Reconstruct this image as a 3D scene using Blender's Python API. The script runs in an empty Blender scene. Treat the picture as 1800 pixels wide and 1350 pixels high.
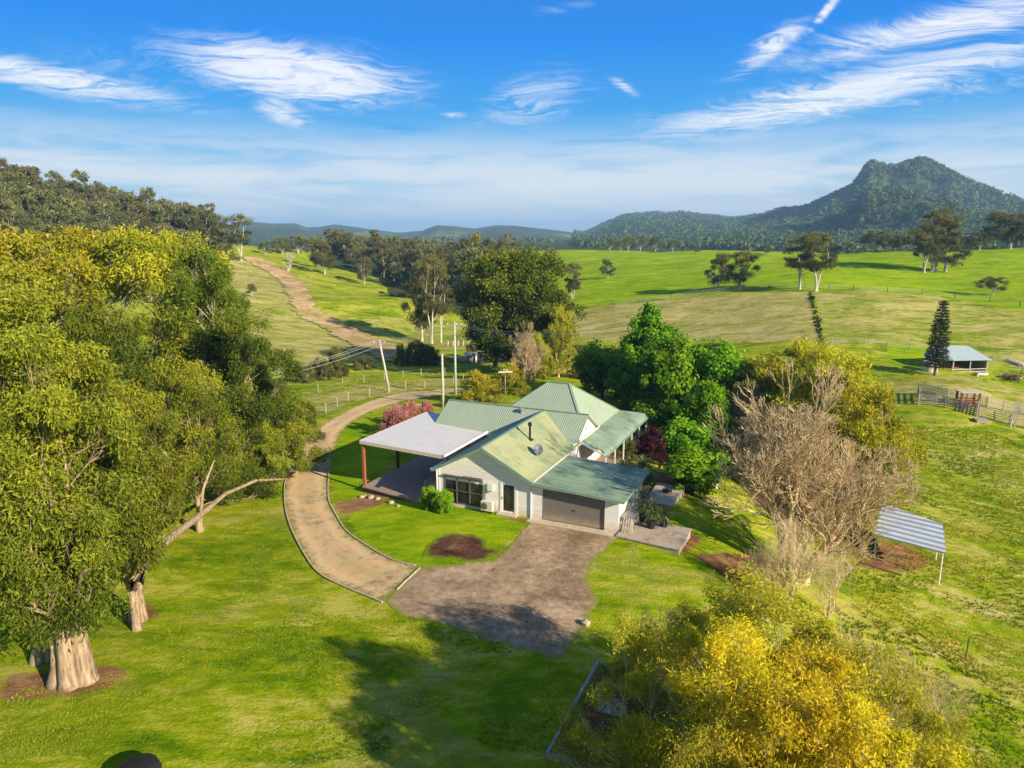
import bpy, math, random
import numpy as np
from mathutils import Vector, geometry as mgeo
random.seed(7)
R = math.radians
D = bpy.data
scn = bpy.context.scene
COL = scn.collection

# ---------------------------------------------------------------- camera, sky, sun, exposure
CAMZ = 19.0; PITCH = R(11.9); FPX = 1250.0
cam = D.cameras.new("camera"); cam.sensor_width = 36; cam.lens = 36 * FPX / 1800; cam.clip_start = 0.5; cam.clip_end = 60000
camo = D.objects.new("camera", cam); COL.objects.link(camo)
camo.location = (0, 0, CAMZ); camo.rotation_euler = (math.pi / 2 - PITCH, 0, 0); scn.camera = camo

SUN_EL, SUN_AZ = R(24), R(131)          # azimuth clockwise from +Y
sd = D.lights.new("sun", 'SUN'); sd.energy = 5.0; sd.angle = R(0.5); sd.color = (1.0, 0.87, 0.66)
so = D.objects.new("sun", sd); COL.objects.link(so)
sv = Vector((math.sin(SUN_AZ) * math.cos(SUN_EL), math.cos(SUN_AZ) * math.cos(SUN_EL), math.sin(SUN_EL)))
so.rotation_euler = sv.to_track_quat('Z', 'Y').to_euler(); so.location = (60, -60, 80)
scn.view_settings.view_transform = 'Standard'; scn.view_settings.look = 'None'
scn.view_settings.exposure = 0.84; scn.view_settings.gamma = 1.0
scn.cycles.max_bounces = 5; scn.cycles.diffuse_bounces = 3; scn.cycles.transmission_bounces = 3
scn.cycles.volume_bounces = 0; scn.cycles.transparent_max_bounces = 4; scn.cycles.glossy_bounces = 2
scn.cycles.use_denoising = True

class NT:
    """small node-tree helper"""
    def __init__(s, tree): s.t = tree; s.n = tree.nodes; s.l = tree.links
    def new(s, typ, **kw):
        nd = s.n.new(typ)
        for k, v in kw.items(): setattr(nd, k, v)
        return nd
    def put(s, sock, v):
        if isinstance(v, bpy.types.NodeSocket): s.l.new(v, sock)
        elif v is not None:
            if hasattr(sock, 'default_value') and hasattr(sock.default_value, '__len__') and not isinstance(v, (int, float)) and len(v) == 3 and len(sock.default_value) == 4: v = (*v, 1)
            sock.default_value = v
    def math(s, op, a, b=None, c=None, clamp=False):
        nd = s.new('ShaderNodeMath', operation=op, use_clamp=clamp)
        for i, v in enumerate((a, b, c)):
            if v is not None: s.put(nd.inputs[i], v)
        return nd.outputs[0]
    def vmath(s, op, a, b=None):
        nd = s.new('ShaderNodeVectorMath', operation=op); s.put(nd.inputs[0], a)
        if b is not None: s.put(nd.inputs[1], b)
        return nd.outputs[0]
    def mix(s, f, a, b, mode='MIX'):
        nd = s.new('ShaderNodeMix', data_type='RGBA', blend_type=mode)
        s.put(nd.inputs[0], f); s.put(nd.inputs[6], a); s.put(nd.inputs[7], b); return nd.outputs[2]
    def noise(s, vec, scale, detail=3, rough=0.55, dist=0.0):
        nd = s.new('ShaderNodeTexNoise'); nd.inputs['Scale'].default_value = scale; nd.inputs['Detail'].default_value = detail
        nd.inputs['Roughness'].default_value = rough; nd.inputs['Distortion'].default_value = dist
        if vec is not None: s.l.new(vec, nd.inputs['Vector'])
        return nd.outputs['Fac']
    def ramp(s, f, stops, interp='LINEAR'):
        nd = s.new('ShaderNodeValToRGB'); cr = nd.color_ramp; cr.interpolation = interp
        while len(cr.elements) < len(stops): cr.elements.new(0.5)
        for e, (p, c) in zip(cr.elements, stops):
            e.position = p; e.color = (*c, 1) if not isinstance(c, (int, float)) else (c, c, c, 1)
        s.put(nd.inputs[0], f); return nd.outputs[0]
    def sstep(s, f, lo, hi):
        nd = s.new('ShaderNodeMapRange', interpolation_type='SMOOTHSTEP'); s.put(nd.inputs[0], f)
        nd.inputs[1].default_value = lo; nd.inputs[2].default_value = hi; return nd.outputs[0]
    def mapping(s, vec, scale=(1, 1, 1), loc=(0, 0, 0), rot=(0, 0, 0)):
        nd = s.new('ShaderNodeMapping'); s.l.new(vec, nd.inputs[0]); nd.inputs['Scale'].default_value = scale
        nd.inputs['Location'].default_value = loc; nd.inputs['Rotation'].default_value = rot; return nd.outputs[0]

def pix_dir(px, py):
    u = (px - 900) / FPX; v = (675 - py) / FPX; c, s_ = math.cos(PITCH), math.sin(PITCH)
    return np.array([u, c + v * s_, -s_ + v * c])

w = D.worlds.new("World"); scn.world = w; w.use_nodes = True
nt = NT(w.node_tree); nt.n.clear()
sky = nt.new('ShaderNodeTexSky', sky_type='NISHITA'); sky.sun_disc = False; sky.sun_elevation = SUN_EL; sky.sun_rotation = SUN_AZ
sky.altitude = 100; sky.air_density = 1.0; sky.dust_density = 0.7; sky.ozone_density = 2.0
tc = nt.new('ShaderNodeTexCoord'); gen = tc.outputs['Generated']
sep = nt.new('ShaderNodeSeparateXYZ'); nt.l.new(gen, sep.inputs[0])
hs = nt.new('ShaderNodeHueSaturation'); hs.inputs['Hue'].default_value = 0.5; hs.inputs['Saturation'].default_value = 2.3; hs.inputs['Value'].default_value = 1.25
nt.l.new(sky.outputs[0], hs.inputs['Color'])
zc = nt.math('MAXIMUM', sep.outputs['Z'], 0.02)
# cirrus layer on a plane above: (x/z, y/z)
pl = nt.new('ShaderNodeCombineXYZ'); nt.put(pl.inputs[0], nt.math('DIVIDE', sep.outputs['X'], nt.math('ADD', zc, 0.10))); nt.put(pl.inputs[1], nt.math('DIVIDE', sep.outputs['Y'], nt.math('ADD', zc, 0.10)))
warp = nt.new('ShaderNodeTexNoise'); warp.inputs['Scale'].default_value = 1.3; warp.inputs['Detail'].default_value = 3; nt.l.new(pl.outputs[0], warp.inputs['Vector'])
wv = nt.vmath('ADD', pl.outputs[0], nt.vmath('MULTIPLY', warp.outputs['Color'], (0.9, 0.9, 0.0)))
st = nt.noise(nt.mapping(wv, (1.1, 2.2, 1), rot=(0, 0, R(-12))), 2.8, 12, 0.68, 0.9)
fine = nt.noise(nt.mapping(wv, (2.0, 4.5, 1), rot=(0, 0, R(20))), 6.0, 9, 0.65, 1.2)
tex = nt.math('ADD', nt.math('MULTIPLY', st, 0.75), nt.math('MULTIPLY', fine, 0.25))
# where in the sky the wisps hang: soft ellipses about directions (azimuth, elevation in radians)
az_n = nt.math('ARCTAN2', sep.outputs['X'], sep.outputs['Y']); el_n = nt.math('ARCSINE', sep.outputs['Z'])
total = None
for (px, py, sx, sy, tilt, amp) in [(90, 138, 200, 24, 6, .85), (520, 130, 190, 44, 5, 1.1), (610, 110, 90, 36, 0, .5), (250, 110, 200, 50, -10, .35), (495, 195, 55, 24, 25, .75), (935, 175, 110, 45, -12, .62),
                                     (1480, 165, 330, 34, -9, .95), (1700, 145, 200, 32, -8, .5), (1650, 50, 230, 30, -6, .85), (1350, 85, 75, 22, -30, .85), (1540, 70, 50, 20, 0, .4),
                                     (1455, 15, 40, 8, -50, .9), (1097, 152, 28, 9, 30, .8), (800, 202, 30, 7, 0, .6), (1185, 222, 80, 22, 12, .55), (980, 15, 90, 10, -5, .35)]:
    d = pix_dir(px, py); a0 = math.atan2(d[0], d[1]); e0 = math.atan2(d[2], math.hypot(d[0], d[1]))
    da = nt.math('MULTIPLY', nt.math('SUBTRACT', az_n, a0), math.cos(e0)); de = nt.math('SUBTRACT', el_n, e0)
    ct, sn = math.cos(R(tilt)), math.sin(R(tilt))
    xr = nt.math('SUBTRACT', nt.math('MULTIPLY', da, ct), nt.math('MULTIPLY', de, sn)); yr = nt.math('ADD', nt.math('MULTIPLY', da, sn), nt.math('MULTIPLY', de, ct))
    k = FPX / 1.0
    q = nt.math('ADD', nt.math('POWER', nt.math('MULTIPLY', nt.math('ABSOLUTE', xr), k / sx), 2.0), nt.math('POWER', nt.math('MULTIPLY', nt.math('ABSOLUTE', yr), k / sy), 2.0))
    g = nt.math('MULTIPLY', nt.math('EXPONENT', nt.math('MULTIPLY', q, -1.0)), amp)
    total = g if total is None else nt.math('MAXIMUM', total, g)
thr = nt.sstep(nt.math('ADD', nt.math('SUBTRACT', tex, 0.5), nt.math('MULTIPLY', total, 0.22)), 0.0, 0.27)
wisp = nt.math('MULTIPLY', nt.math('MULTIPLY', thr, nt.sstep(total, 0.05, 0.85)), 0.95)
# broad veil towards the horizon, streaked
veil_tex = nt.noise(nt.mapping(gen, (2.0, 2.0, 16.0)), 2.2, 6, 0.6, 0.4)
veil = nt.math('MULTIPLY', nt.math('SUBTRACT', 1.0, nt.sstep(sep.outputs['Z'], 0.06, 0.165)), nt.sstep(veil_tex, 0.25, 0.62))
cl = nt.math('MAXIMUM', wisp, nt.math('MULTIPLY', veil, 0.85))
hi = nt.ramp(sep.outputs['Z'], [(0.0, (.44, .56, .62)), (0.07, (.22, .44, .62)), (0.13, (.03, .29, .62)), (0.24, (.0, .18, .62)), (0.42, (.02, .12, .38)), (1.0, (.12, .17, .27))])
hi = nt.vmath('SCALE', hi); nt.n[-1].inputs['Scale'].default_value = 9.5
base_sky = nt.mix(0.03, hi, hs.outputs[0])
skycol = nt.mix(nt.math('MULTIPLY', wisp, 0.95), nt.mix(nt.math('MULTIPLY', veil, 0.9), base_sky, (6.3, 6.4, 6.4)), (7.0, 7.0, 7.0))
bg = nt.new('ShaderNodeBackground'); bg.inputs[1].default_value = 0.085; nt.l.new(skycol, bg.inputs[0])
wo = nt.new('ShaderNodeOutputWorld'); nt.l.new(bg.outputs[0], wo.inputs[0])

# ---------------------------------------------------------------- general helpers
def tag(o, label=None, cat=None, group=None, kind=None):
    if label: o['label'] = label
    if cat: o['category'] = cat
    if group: o['group'] = group
    if kind: o['kind'] = kind
    return o
def empty(name, loc, rz=0, label=None, cat=None, group=None):
    o = D.objects.new(name, None); COL.objects.link(o); o.location = loc; o.rotation_euler = (0, 0, rz); o.empty_display_size = 0.3
    return tag(o, label, cat, group)
def link(name, me, parent=None):
    o = D.objects.new(name, me); COL.objects.link(o)
    if parent is not None: o.parent = parent
    return o
def np_mesh(name, V, F, mat, attrs=None, smooth=False):
    V = np.asarray(V, dtype=np.float32); F = np.asarray(F, dtype=np.int32); n = F.shape[1]
    me = D.meshes.new(name); me.vertices.add(len(V)); me.vertices.foreach_set('co', V.ravel())
    me.loops.add(F.size); me.loops.foreach_set('vertex_index', F.ravel())
    me.polygons.add(len(F)); me.polygons.foreach_set('loop_start', np.arange(0, F.size, n, dtype=np.int32))
    try: me.polygons.foreach_set('loop_total', np.full(len(F), n, dtype=np.int32))
    except Exception: pass
    if smooth: me.polygons.foreach_set('use_smooth', np.ones(len(F), dtype=bool))
    for k, a in (attrs or {}).items():
        at_ = me.attributes.new(k, 'FLOAT', 'POINT'); at_.data.foreach_set('value', np.asarray(a, dtype=np.float32))
    me.update(calc_edges=True); me.materials.append(mat); return me

class MB:
    def __init__(s): s.v = []; s.f = []
    def add(s, vs, fs):
        b = len(s.v); s.v += [tuple(map(float, p)) for p in vs]; s.f += [tuple(i + b for i in f) for f in fs]; return s
    def poly(s, pts): return s.add(pts, [tuple(range(len(pts)))])
    def box(s, x0, x1, y0, y1, z0, z1):
        return s.add([(x0, y0, z0), (x1, y0, z0), (x1, y1, z0), (x0, y1, z0), (x0, y0, z1), (x1, y0, z1), (x1, y1, z1), (x0, y1, z1)],
                     [(3, 2, 1, 0), (4, 5, 6, 7), (0, 1, 5, 4), (1, 2, 6, 5), (2, 3, 7, 6), (3, 0, 4, 7)])
    def bar(s, a, b, wd, ht):
        a = Vector(a); b = Vector(b); d = (b - a).normalized()
        sd_ = d.cross(Vector((0, 0, 1)));  sd_ = sd_.normalized() if sd_.length > 1e-3 else Vector((1, 0, 0)); up = sd_.cross(d).normalized()
        c = [(-1, -1), (1, -1), (1, 1), (-1, 1)]
        vs = [a + sd_ * (i * wd / 2) + up * (j * ht / 2) for i, j in c] + [b + sd_ * (i * wd / 2) + up * (j * ht / 2) for i, j in c]
        return s.add(vs, [(3, 2, 1, 0), (4, 5, 6, 7), (0, 1, 5, 4), (1, 2, 6, 5), (2, 3, 7, 6), (3, 0, 4, 7)])
    def slab(s, pts, t):
        n = len(pts); top = [tuple(p) for p in pts]; bot = [(p[0], p[1], p[2] - t) for p in pts]
        return s.add(top + bot, [tuple(range(n)), tuple(range(2 * n - 1, n - 1, -1))] + [(i, n + i, n + (i + 1) % n, (i + 1) % n) for i in range(n)])
    def tube(s, pts, rad, n=8, cap=True):
        pts = [Vector(p) for p in pts]
        if not hasattr(rad, '__len__'): rad = [rad] * len(pts)
        vs = []; ref = Vector((0.31, 0.95, 0.1))
        for i, p in enumerate(pts):
            d = (pts[min(i + 1, len(pts) - 1)] - pts[max(i - 1, 0)]).normalized()
            a = d.cross(ref); a = a.normalized() if a.length > 1e-3 else d.cross(Vector((1, 0, 0))).normalized(); b = d.cross(a)
            for k in range(n):
                t = 2 * math.pi * k / n; vs.append(p + (a * math.cos(t) + b * math.sin(t)) * rad[i])
        fs = [(i * n + k, i * n + (k + 1) % n, (i + 1) * n + (k + 1) % n, (i + 1) * n + k) for i in range(len(pts) - 1) for k in range(n)]
        if cap: fs += [tuple(range(n - 1, -1, -1)), tuple((len(pts) - 1) * n + k for k in range(n))]
        return s.add(vs, fs)
    def build(s, name, mat, parent=None, off=(0, 0, 0), smooth=False):
        me = D.meshes.new(name); me.from_pydata([(x - off[0], y - off[1], z - off[2]) for x, y, z in s.v], [], s.f); me.update()
        me.materials.append(mat)
        if smooth:
            for p in me.polygons: p.use_smooth = True
        return link(name, me, parent)

# ---------------------------------------------------------------- materials
def mat(name, col, rough=0.7, metal=0.0, spec=0.3, var=0.15, scale=4.0, bump=0.0, bscale=30.0, stretch=(1, 1, 1)):
    m = D.materials.new(name); m.use_nodes = True; t = NT(m.node_tree); b = t.n['Principled BSDF']
    tcn = t.new('ShaderNodeTexCoord'); v = t.mapping(tcn.outputs['Object'], stretch)
    n = t.noise(v, scale, 5, 0.65)
    dark = tuple(c * (1 - var) for c in col); lite = tuple(min(1, c * (1 + var)) for c in col)
    t.put(b.inputs['Base Color'], t.ramp(n, [(0.3, dark), (0.7, lite)]))
    b.inputs['Roughness'].default_value = rough; b.inputs['Metallic'].default_value = metal; b.inputs['Specular IOR Level'].default_value = spec
    if bump > 0:
        bn = t.new('ShaderNodeBump'); bn.inputs['Strength'].default_value = bump; bn.inputs['Distance'].default_value = 0.03
        t.put(bn.inputs['Height'], t.noise(v, bscale, 4)); t.l.new(bn.outputs[0], b.inputs['Normal'])
    return m

def leaf_mat(name, stops, transl=0.42, rnd=0.25, hue=0.02, rough=0.55):
    m = D.materials.new(name); m.use_nodes = True; t = NT(m.node_tree); b = t.n['Principled BSDF']; out = t.n['Material Output']
    at_ = t.new('ShaderNodeAttribute'); at_.attribute_name = 'tint'
    oi = t.new('ShaderNodeObjectInfo')
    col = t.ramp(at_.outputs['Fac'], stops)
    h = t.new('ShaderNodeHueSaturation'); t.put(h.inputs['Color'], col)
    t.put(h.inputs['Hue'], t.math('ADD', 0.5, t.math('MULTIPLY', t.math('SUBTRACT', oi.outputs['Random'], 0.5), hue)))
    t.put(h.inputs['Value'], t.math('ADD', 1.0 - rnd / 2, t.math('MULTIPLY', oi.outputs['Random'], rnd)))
    c = h.outputs[0]
    t.put(b.inputs['Base Color'], c); b.inputs['Roughness'].default_value = rough; b.inputs['Specular IOR Level'].default_value = 0.08
    tr = t.new('ShaderNodeBsdfTranslucent'); t.put(tr.inputs[0], t.mix(1.0, c, (1.0, 1.0, 0.55), 'MULTIPLY'))
    mx = t.new('ShaderNodeMixShader'); mx.inputs[0].default_value = transl
    t.l.new(b.outputs[0], mx.inputs[1]); t.l.new(tr.outputs[0], mx.inputs[2]); t.l.new(mx.outputs[0], out.inputs[0])
    return m

M = {}
M['gum'] = leaf_mat('gum_leaves', [(0.0, (.035, .06, .006)), (0.35, (.15, .185, .014)), (0.7, (.32, .34, .025)), (1.0, (.54, .47, .04))], 0.3)
M['gum_mid'] = leaf_mat('mid_gum_leaves', [(0.0, (.024, .045, .006)), (0.4, (.085, .13, .012)), (0.8, (.20, .24, .02)), (1.0, (.40, .36, .03))], 0.3)
M['gum_gold'] = leaf_mat('golden_gum_leaves', [(0.0, (.05, .08, .008)), (0.35, (.18, .22, .014)), (0.65, (.38, .38, .02)), (1.0, (.62, .52, .03))], 0.3)
M['gum_dark'] = leaf_mat('dark_gum_leaves', [(0.0, (.045, .05, .014)), (0.5, (.13, .145, .035)), (1.0, (.34, .30, .08))], 0.25)
M['forest'] = leaf_mat('forest_leaves', [(0.0, (.06, .07, .025)), (0.5, (.125, .14, .045)), (1.0, (.34, .29, .11))], 0.3, 0.5, 0.06)
M['bright'] = leaf_mat('bright_green_leaves', [(0.0, (.03, .11, .004)), (0.45, (.13, .31, .008)), (1.0, (.38, .58, .02))])
M['golden'] = leaf_mat('golden_leaves', [(0.0, (.14, .16, .010)), (0.3, (.36, .35, .014)), (0.65, (.64, .54, .02)), (1.0, (.90, .70, .04))])
M['olive'] = leaf_mat('olive_leaves', [(0.0, (.14, .16, .012)), (0.5, (.38, .38, .02)), (1.0, (.62, .56, .05))])
M['orange'] = leaf_mat('amber_leaves', [(0.0, (.12, .14, .010)), (0.4, (.36, .36, .018)), (1.0, (.68, .58, .04))])
M['hedge'] = leaf_mat('lime_leaves', [(0.0, (.10, .22, .008)), (0.5, (.25, .42, .012)), (1.0, (.42, .60, .03))])
M['pink'] = leaf_mat('pink_blossom', [(0.0, (.22, .09, .07)), (0.5, (.50, .20, .19)), (1.0, (.80, .36, .42))])
M['purple'] = leaf_mat('burgundy_leaves', [(0.0, (.035, .010, .018)), (0.5, (.10, .025, .035)), (1.0, (.20, .06, .06))])
M['pine'] = leaf_mat('pine_needles', [(0.0, (.012, .03, .010)), (0.5, (.03, .06, .015)), (1.0, (.08, .11, .03))], 0.15)
M['greyleaf'] = leaf_mat('grey_green_leaves', [(0.0, (.06, .09, .04)), (0.5, (.16, .19, .10)), (1.0, (.36, .36, .20))])
M['straw'] = leaf_mat('tussock_blades', [(0.0, (.12, .22, .005)), (0.5, (.33, .38, .012)), (1.0, (.58, .48, .06))], 0.3)
M['bark'] = mat('pale_bark', (.36, .26, .16), 0.9, var=0.7, scale=2.2, bump=1.0, bscale=10, stretch=(3.5, 3.5, 0.5))
M['bark_w'] = mat('white_bark', (.50, .44, .36), 0.85, var=0.35, scale=2.0, bump=0.4, bscale=7, stretch=(2, 2, 0.6))
M['bark_d'] = mat('dark_bark', (.17, .125, .09), 0.9, var=0.4, scale=2.5, bump=0.5, bscale=9, stretch=(2, 2, 0.5))
M['twig'] = mat('grey_twigs', (.57, .43, .24), 0.85, var=0.4, scale=1.2)
M['twig_y'] = mat('straw_twigs', (.60, .48, .26), 0.85, var=0.35, scale=1.2)
M['soil'] = mat('red_soil', (.20, .075, .035), 0.95, var=0.4, scale=1.6, bump=0.8, bscale=6)
M['mulch'] = mat('dark_mulch', (.11, .055, .03), 0.95, var=0.6, scale=5, bump=1.0, bscale=22)
M['wood'] = mat('red_timber', (.33, .10, .045), 0.6, var=0.25, scale=3, stretch=(8, 8, 1))
M['darkwood'] = mat('dark_timber', (.10, .05, .035), 0.7, var=0.3, scale=3, stretch=(8, 8, 1))
M['greywood'] = mat('weathered_timber', (.36, .32, .27), 0.85, var=0.35, scale=4, stretch=(5, 5, 1))
M['palewood'] = mat('pale_timber', (.52, .47, .40), 0.85, var=0.3, scale=4, stretch=(5, 5, 1))
M['white'] = mat('white_paint', (.78, .76, .73), 0.5, var=0.06, scale=3)
M['trim'] = mat('green_trim', (.20, .31, .22), 0.45, var=0.12, scale=3)
M['black'] = mat('black_paint', (.02, .02, .022), 0.45, var=0.2)
M['grey'] = mat('grey_metal', (.30, .31, .32), 0.4, metal=0.4, var=0.15)
M['frame'] = mat('dark_window_frame', (.13, .10, .085), 0.4, var=0.1)
M['concrete'] = mat('concrete', (.50, .42, .31), 0.9, var=0.25, scale=3, bump=0.3)
M['rust'] = mat('red_steel', (.22, .045, .03), 0.7, var=0.4)
M['stone'] = mat('pale_stone', (.38, .32, .25), 0.9, var=0.3, bump=0.5, bscale=6)
M['wire'] = mat('grey_wire', (.45, .45, .42), 0.5, metal=0.2)
M['cream'] = mat('cream_plastic', (.66, .60, .47), 0.5, var=0.08)

def glass():
    m = D.materials.new('window_glass'); m.use_nodes = True; t = NT(m.node_tree); b = t.n['Principled BSDF']
    tcn = t.new('ShaderNodeTexCoord'); n = t.noise(t.mapping(tcn.outputs['Object'], (1.5, 1, .6)), 2.0, 3)
    t.put(b.inputs['Base Color'], t.ramp(n, [(0.35, (.012, .013, .013)), (0.7, (.05, .048, .042))]))
    b.inputs['Roughness'].default_value = 0.06; b.inputs['Specular IOR Level'].default_value = 0.6; return m
M['glass'] = glass()

def roof_mat(name, base, stain, stain2, axis, amount=0.5, dark_edge=0.0):
    """corrugated painted steel: ribs vary along `axis` of the object's frame, stains run down the sheets"""
    m = D.materials.new(name); m.use_nodes = True; t = NT(m.node_tree); b = t.n['Principled BSDF']
    tcn = t.new('ShaderNodeTexCoord'); v = tcn.outputs['Object']
    se = t.new('ShaderNodeSeparateXYZ'); t.l.new(v, se.inputs[0]); a = se.outputs[axis]
    rib = t.math('SINE', t.math('MULTIPLY', a, 2 * math.pi / 0.19))
    st_ = (0.45, 2.6, 1) if axis == 1 else (2.6, 0.45, 1)
    n1 = t.noise(t.mapping(v, st_), 1.3, 6, 0.7, 0.3); n2 = t.noise(t.mapping(v, st_), 4.0, 5, 0.7); n3 = t.noise(v, 0.45, 4, 0.6)
    c = t.mix(t.math('MULTIPLY', t.sstep(n1, 0.38, 0.68), amount), base, stain)
    c = t.mix(t.math('MULTIPLY', t.sstep(t.math('ADD', t.math('MULTIPLY', n2, 0.5), t.math('MULTIPLY', n3, 0.5)), 0.47, 0.62), amount * 0.9), c, stain2)
    if dark_edge:
        e = t.sstep(t.math('ADD', t.math('MULTIPLY', se.outputs[0], 1.0), t.math('MULTIPLY', t.math('SUBTRACT', n1, 0.5), 2.5)), dark_edge[0], dark_edge[1])
        c = t.mix(t.math('MULTIPLY', e, 0.85), c, (.035, .05, .04))
    c = t.mix(t.math('MULTIPLY', t.math('ADD', rib, 1.0), 0.09), c, tuple(x * 0.45 for x in base))
    t.put(b.inputs['Base Color'], c); b.inputs['Roughness'].default_value = 0.5; b.inputs['Specular IOR Level'].default_value = 0.35
    bn = t.new('ShaderNodeBump'); bn.inputs['Strength'].default_value = 0.35; bn.inputs['Distance'].default_value = 0.03
    t.put(bn.inputs['Height'], rib); t.l.new(bn.outputs[0], b.inputs['Normal']); return m
M['roof_hip'] = roof_mat('roof_hip', (.33, .41, .29), (.41, .48, .33), (.27, .35, .25), 0, 0.6)
M['roof_hip_side'] = roof_mat('roof_hip_side', (.34, .41, .29), (.41, .48, .32), (.27, .35, .25), 1, 0.6)
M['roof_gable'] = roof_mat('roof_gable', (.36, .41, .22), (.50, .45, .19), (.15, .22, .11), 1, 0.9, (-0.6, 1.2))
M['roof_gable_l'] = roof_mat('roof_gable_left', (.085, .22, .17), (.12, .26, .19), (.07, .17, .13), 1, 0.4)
M['roof_garage'] = roof_mat('roof_garage', (.19, .31, .20), (.36, .41, .22), (.045, .085, .075), 1, 1.0)
M['roof_ver'] = roof_mat('roof_verandah', (.22, .32, .22), (.34, .42, .28), (.08, .12, .08), 1, 0.95)

def board_mat(name, col, step=0.16, col2=None, axis=2, depth=0.5):
    m = D.materials.new(name); m.use_nodes = True; t = NT(m.node_tree); b = t.n['Principled BSDF']
    tcn = t.new('ShaderNodeTexCoord'); v = tcn.outputs['Object']; se = t.new('ShaderNodeSeparateXYZ'); t.l.new(v, se.inputs[0])
    fr = t.math('FRACT', t.math('MULTIPLY', se.outputs[axis], 1 / step)); line = t.sstep(fr, 0.0, 0.14)
    idx = t.math('FLOOR', t.math('MULTIPLY', se.outputs[axis], 1 / step))
    wn = t.new('ShaderNodeTexWhiteNoise', noise_dimensions='1D'); t.put(wn.inputs['W'], idx)
    n = t.noise(t.mapping(v, (1, 1, 2)), 2.2, 5, 0.6)
    c = t.mix(t.sstep(n, 0.5, 0.75), col, col2 or tuple(x * 0.85 for x in col))
    c = t.mix(t.math('MULTIPLY', wn.outputs[0], 0.18), c, tuple(x * 0.6 for x in col))
    c = t.mix(line, tuple(x * 0.55 for x in col), c)
    if axis == 2: c = t.mix(t.math('MULTIPLY', t.math('SUBTRACT', 1.0, t.sstep(t.math('ADD', se.outputs[2], t.math('MULTIPLY', n, -1.1)), -0.55, 0.15)), 0.55), c, (.55, .36, .20))
    t.put(b.inputs['Base Color'], c); b.inputs['Roughness'].default_value = 0.6; b.inputs['Specular IOR Level'].default_value = 0.25
    bn = t.new('ShaderNodeBump'); bn.inputs['Strength'].default_value = depth; bn.inputs['Distance'].default_value = 0.02
    t.put(bn.inputs['Height'], t.math('SUBTRACT', 1.0, fr)); t.l.new(bn.outputs[0], b.inputs['Normal']); return m
M['boards'] = board_mat('weatherboards', (.86, .81, .75), 0.17)
M['deck'] = board_mat('deck_boards', (.36, .26, .21), 0.14, (.46, .36, .30), 1, 0.4)
M['sidedeck'] = board_mat('grey_deck_boards', (.50, .40, .30), 0.14, (.26, .15, .11), 1, 0.4)
M['rollerdoor'] = board_mat('roller_door', (.20, .18, .155), 0.11, (.13, .125, .12), 2, 0.25)

def sheet_roof(name, c1, c2, step, axis, duty=0.5):
    m = D.materials.new(name); m.use_nodes = True; t = NT(m.node_tree); b = t.n['Principled BSDF']
    tcn = t.new('ShaderNodeTexCoord'); v = tcn.outputs['Object']; se = t.new('ShaderNodeSeparateXYZ'); t.l.new(v, se.inputs[0])
    fr = t.math('FRACT', t.math('MULTIPLY', se.outputs[axis], 1 / step)); n = t.noise(v, 1.2, 5, 0.6)
    c = t.mix(t.sstep(fr, duty - .02, duty + .02), c1, c2); c = t.mix(t.math('MULTIPLY', t.sstep(n, .4, .8), .35), c, tuple(x * .7 for x in c1))
    t.put(b.inputs['Base Color'], c); b.inputs['Roughness'].default_value = 0.45; return m
M['pergola_roof'] = sheet_roof('flat_grey_roof', (.60, .58, .53), (.655, .63, .58), 1.0, 0, 0.06)
M['striped_roof'] = sheet_roof('striped_sheet_roof', (.27, .31, .36), (.60, .64, .68), 0.83, 1)
M['shed_roof'] = roof_mat('shed_roof', (.34, .42, .44), (.42, .50, .50), (.26, .34, .38), 0, 0.5)

# ---------------------------------------------------------------- terrain
def slope_of(az, py):
    v = (675 - py) / FPX; c, s_ = math.cos(PITCH), math.sin(PITCH)
    return (-s_ + v * c) * math.cos(az) / (c + v * s_)
def az_of(px): return math.atan((px - 900) / FPX / (math.cos(PITCH) + (675 - 411.6) / FPX * math.sin(PITCH)))
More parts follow.
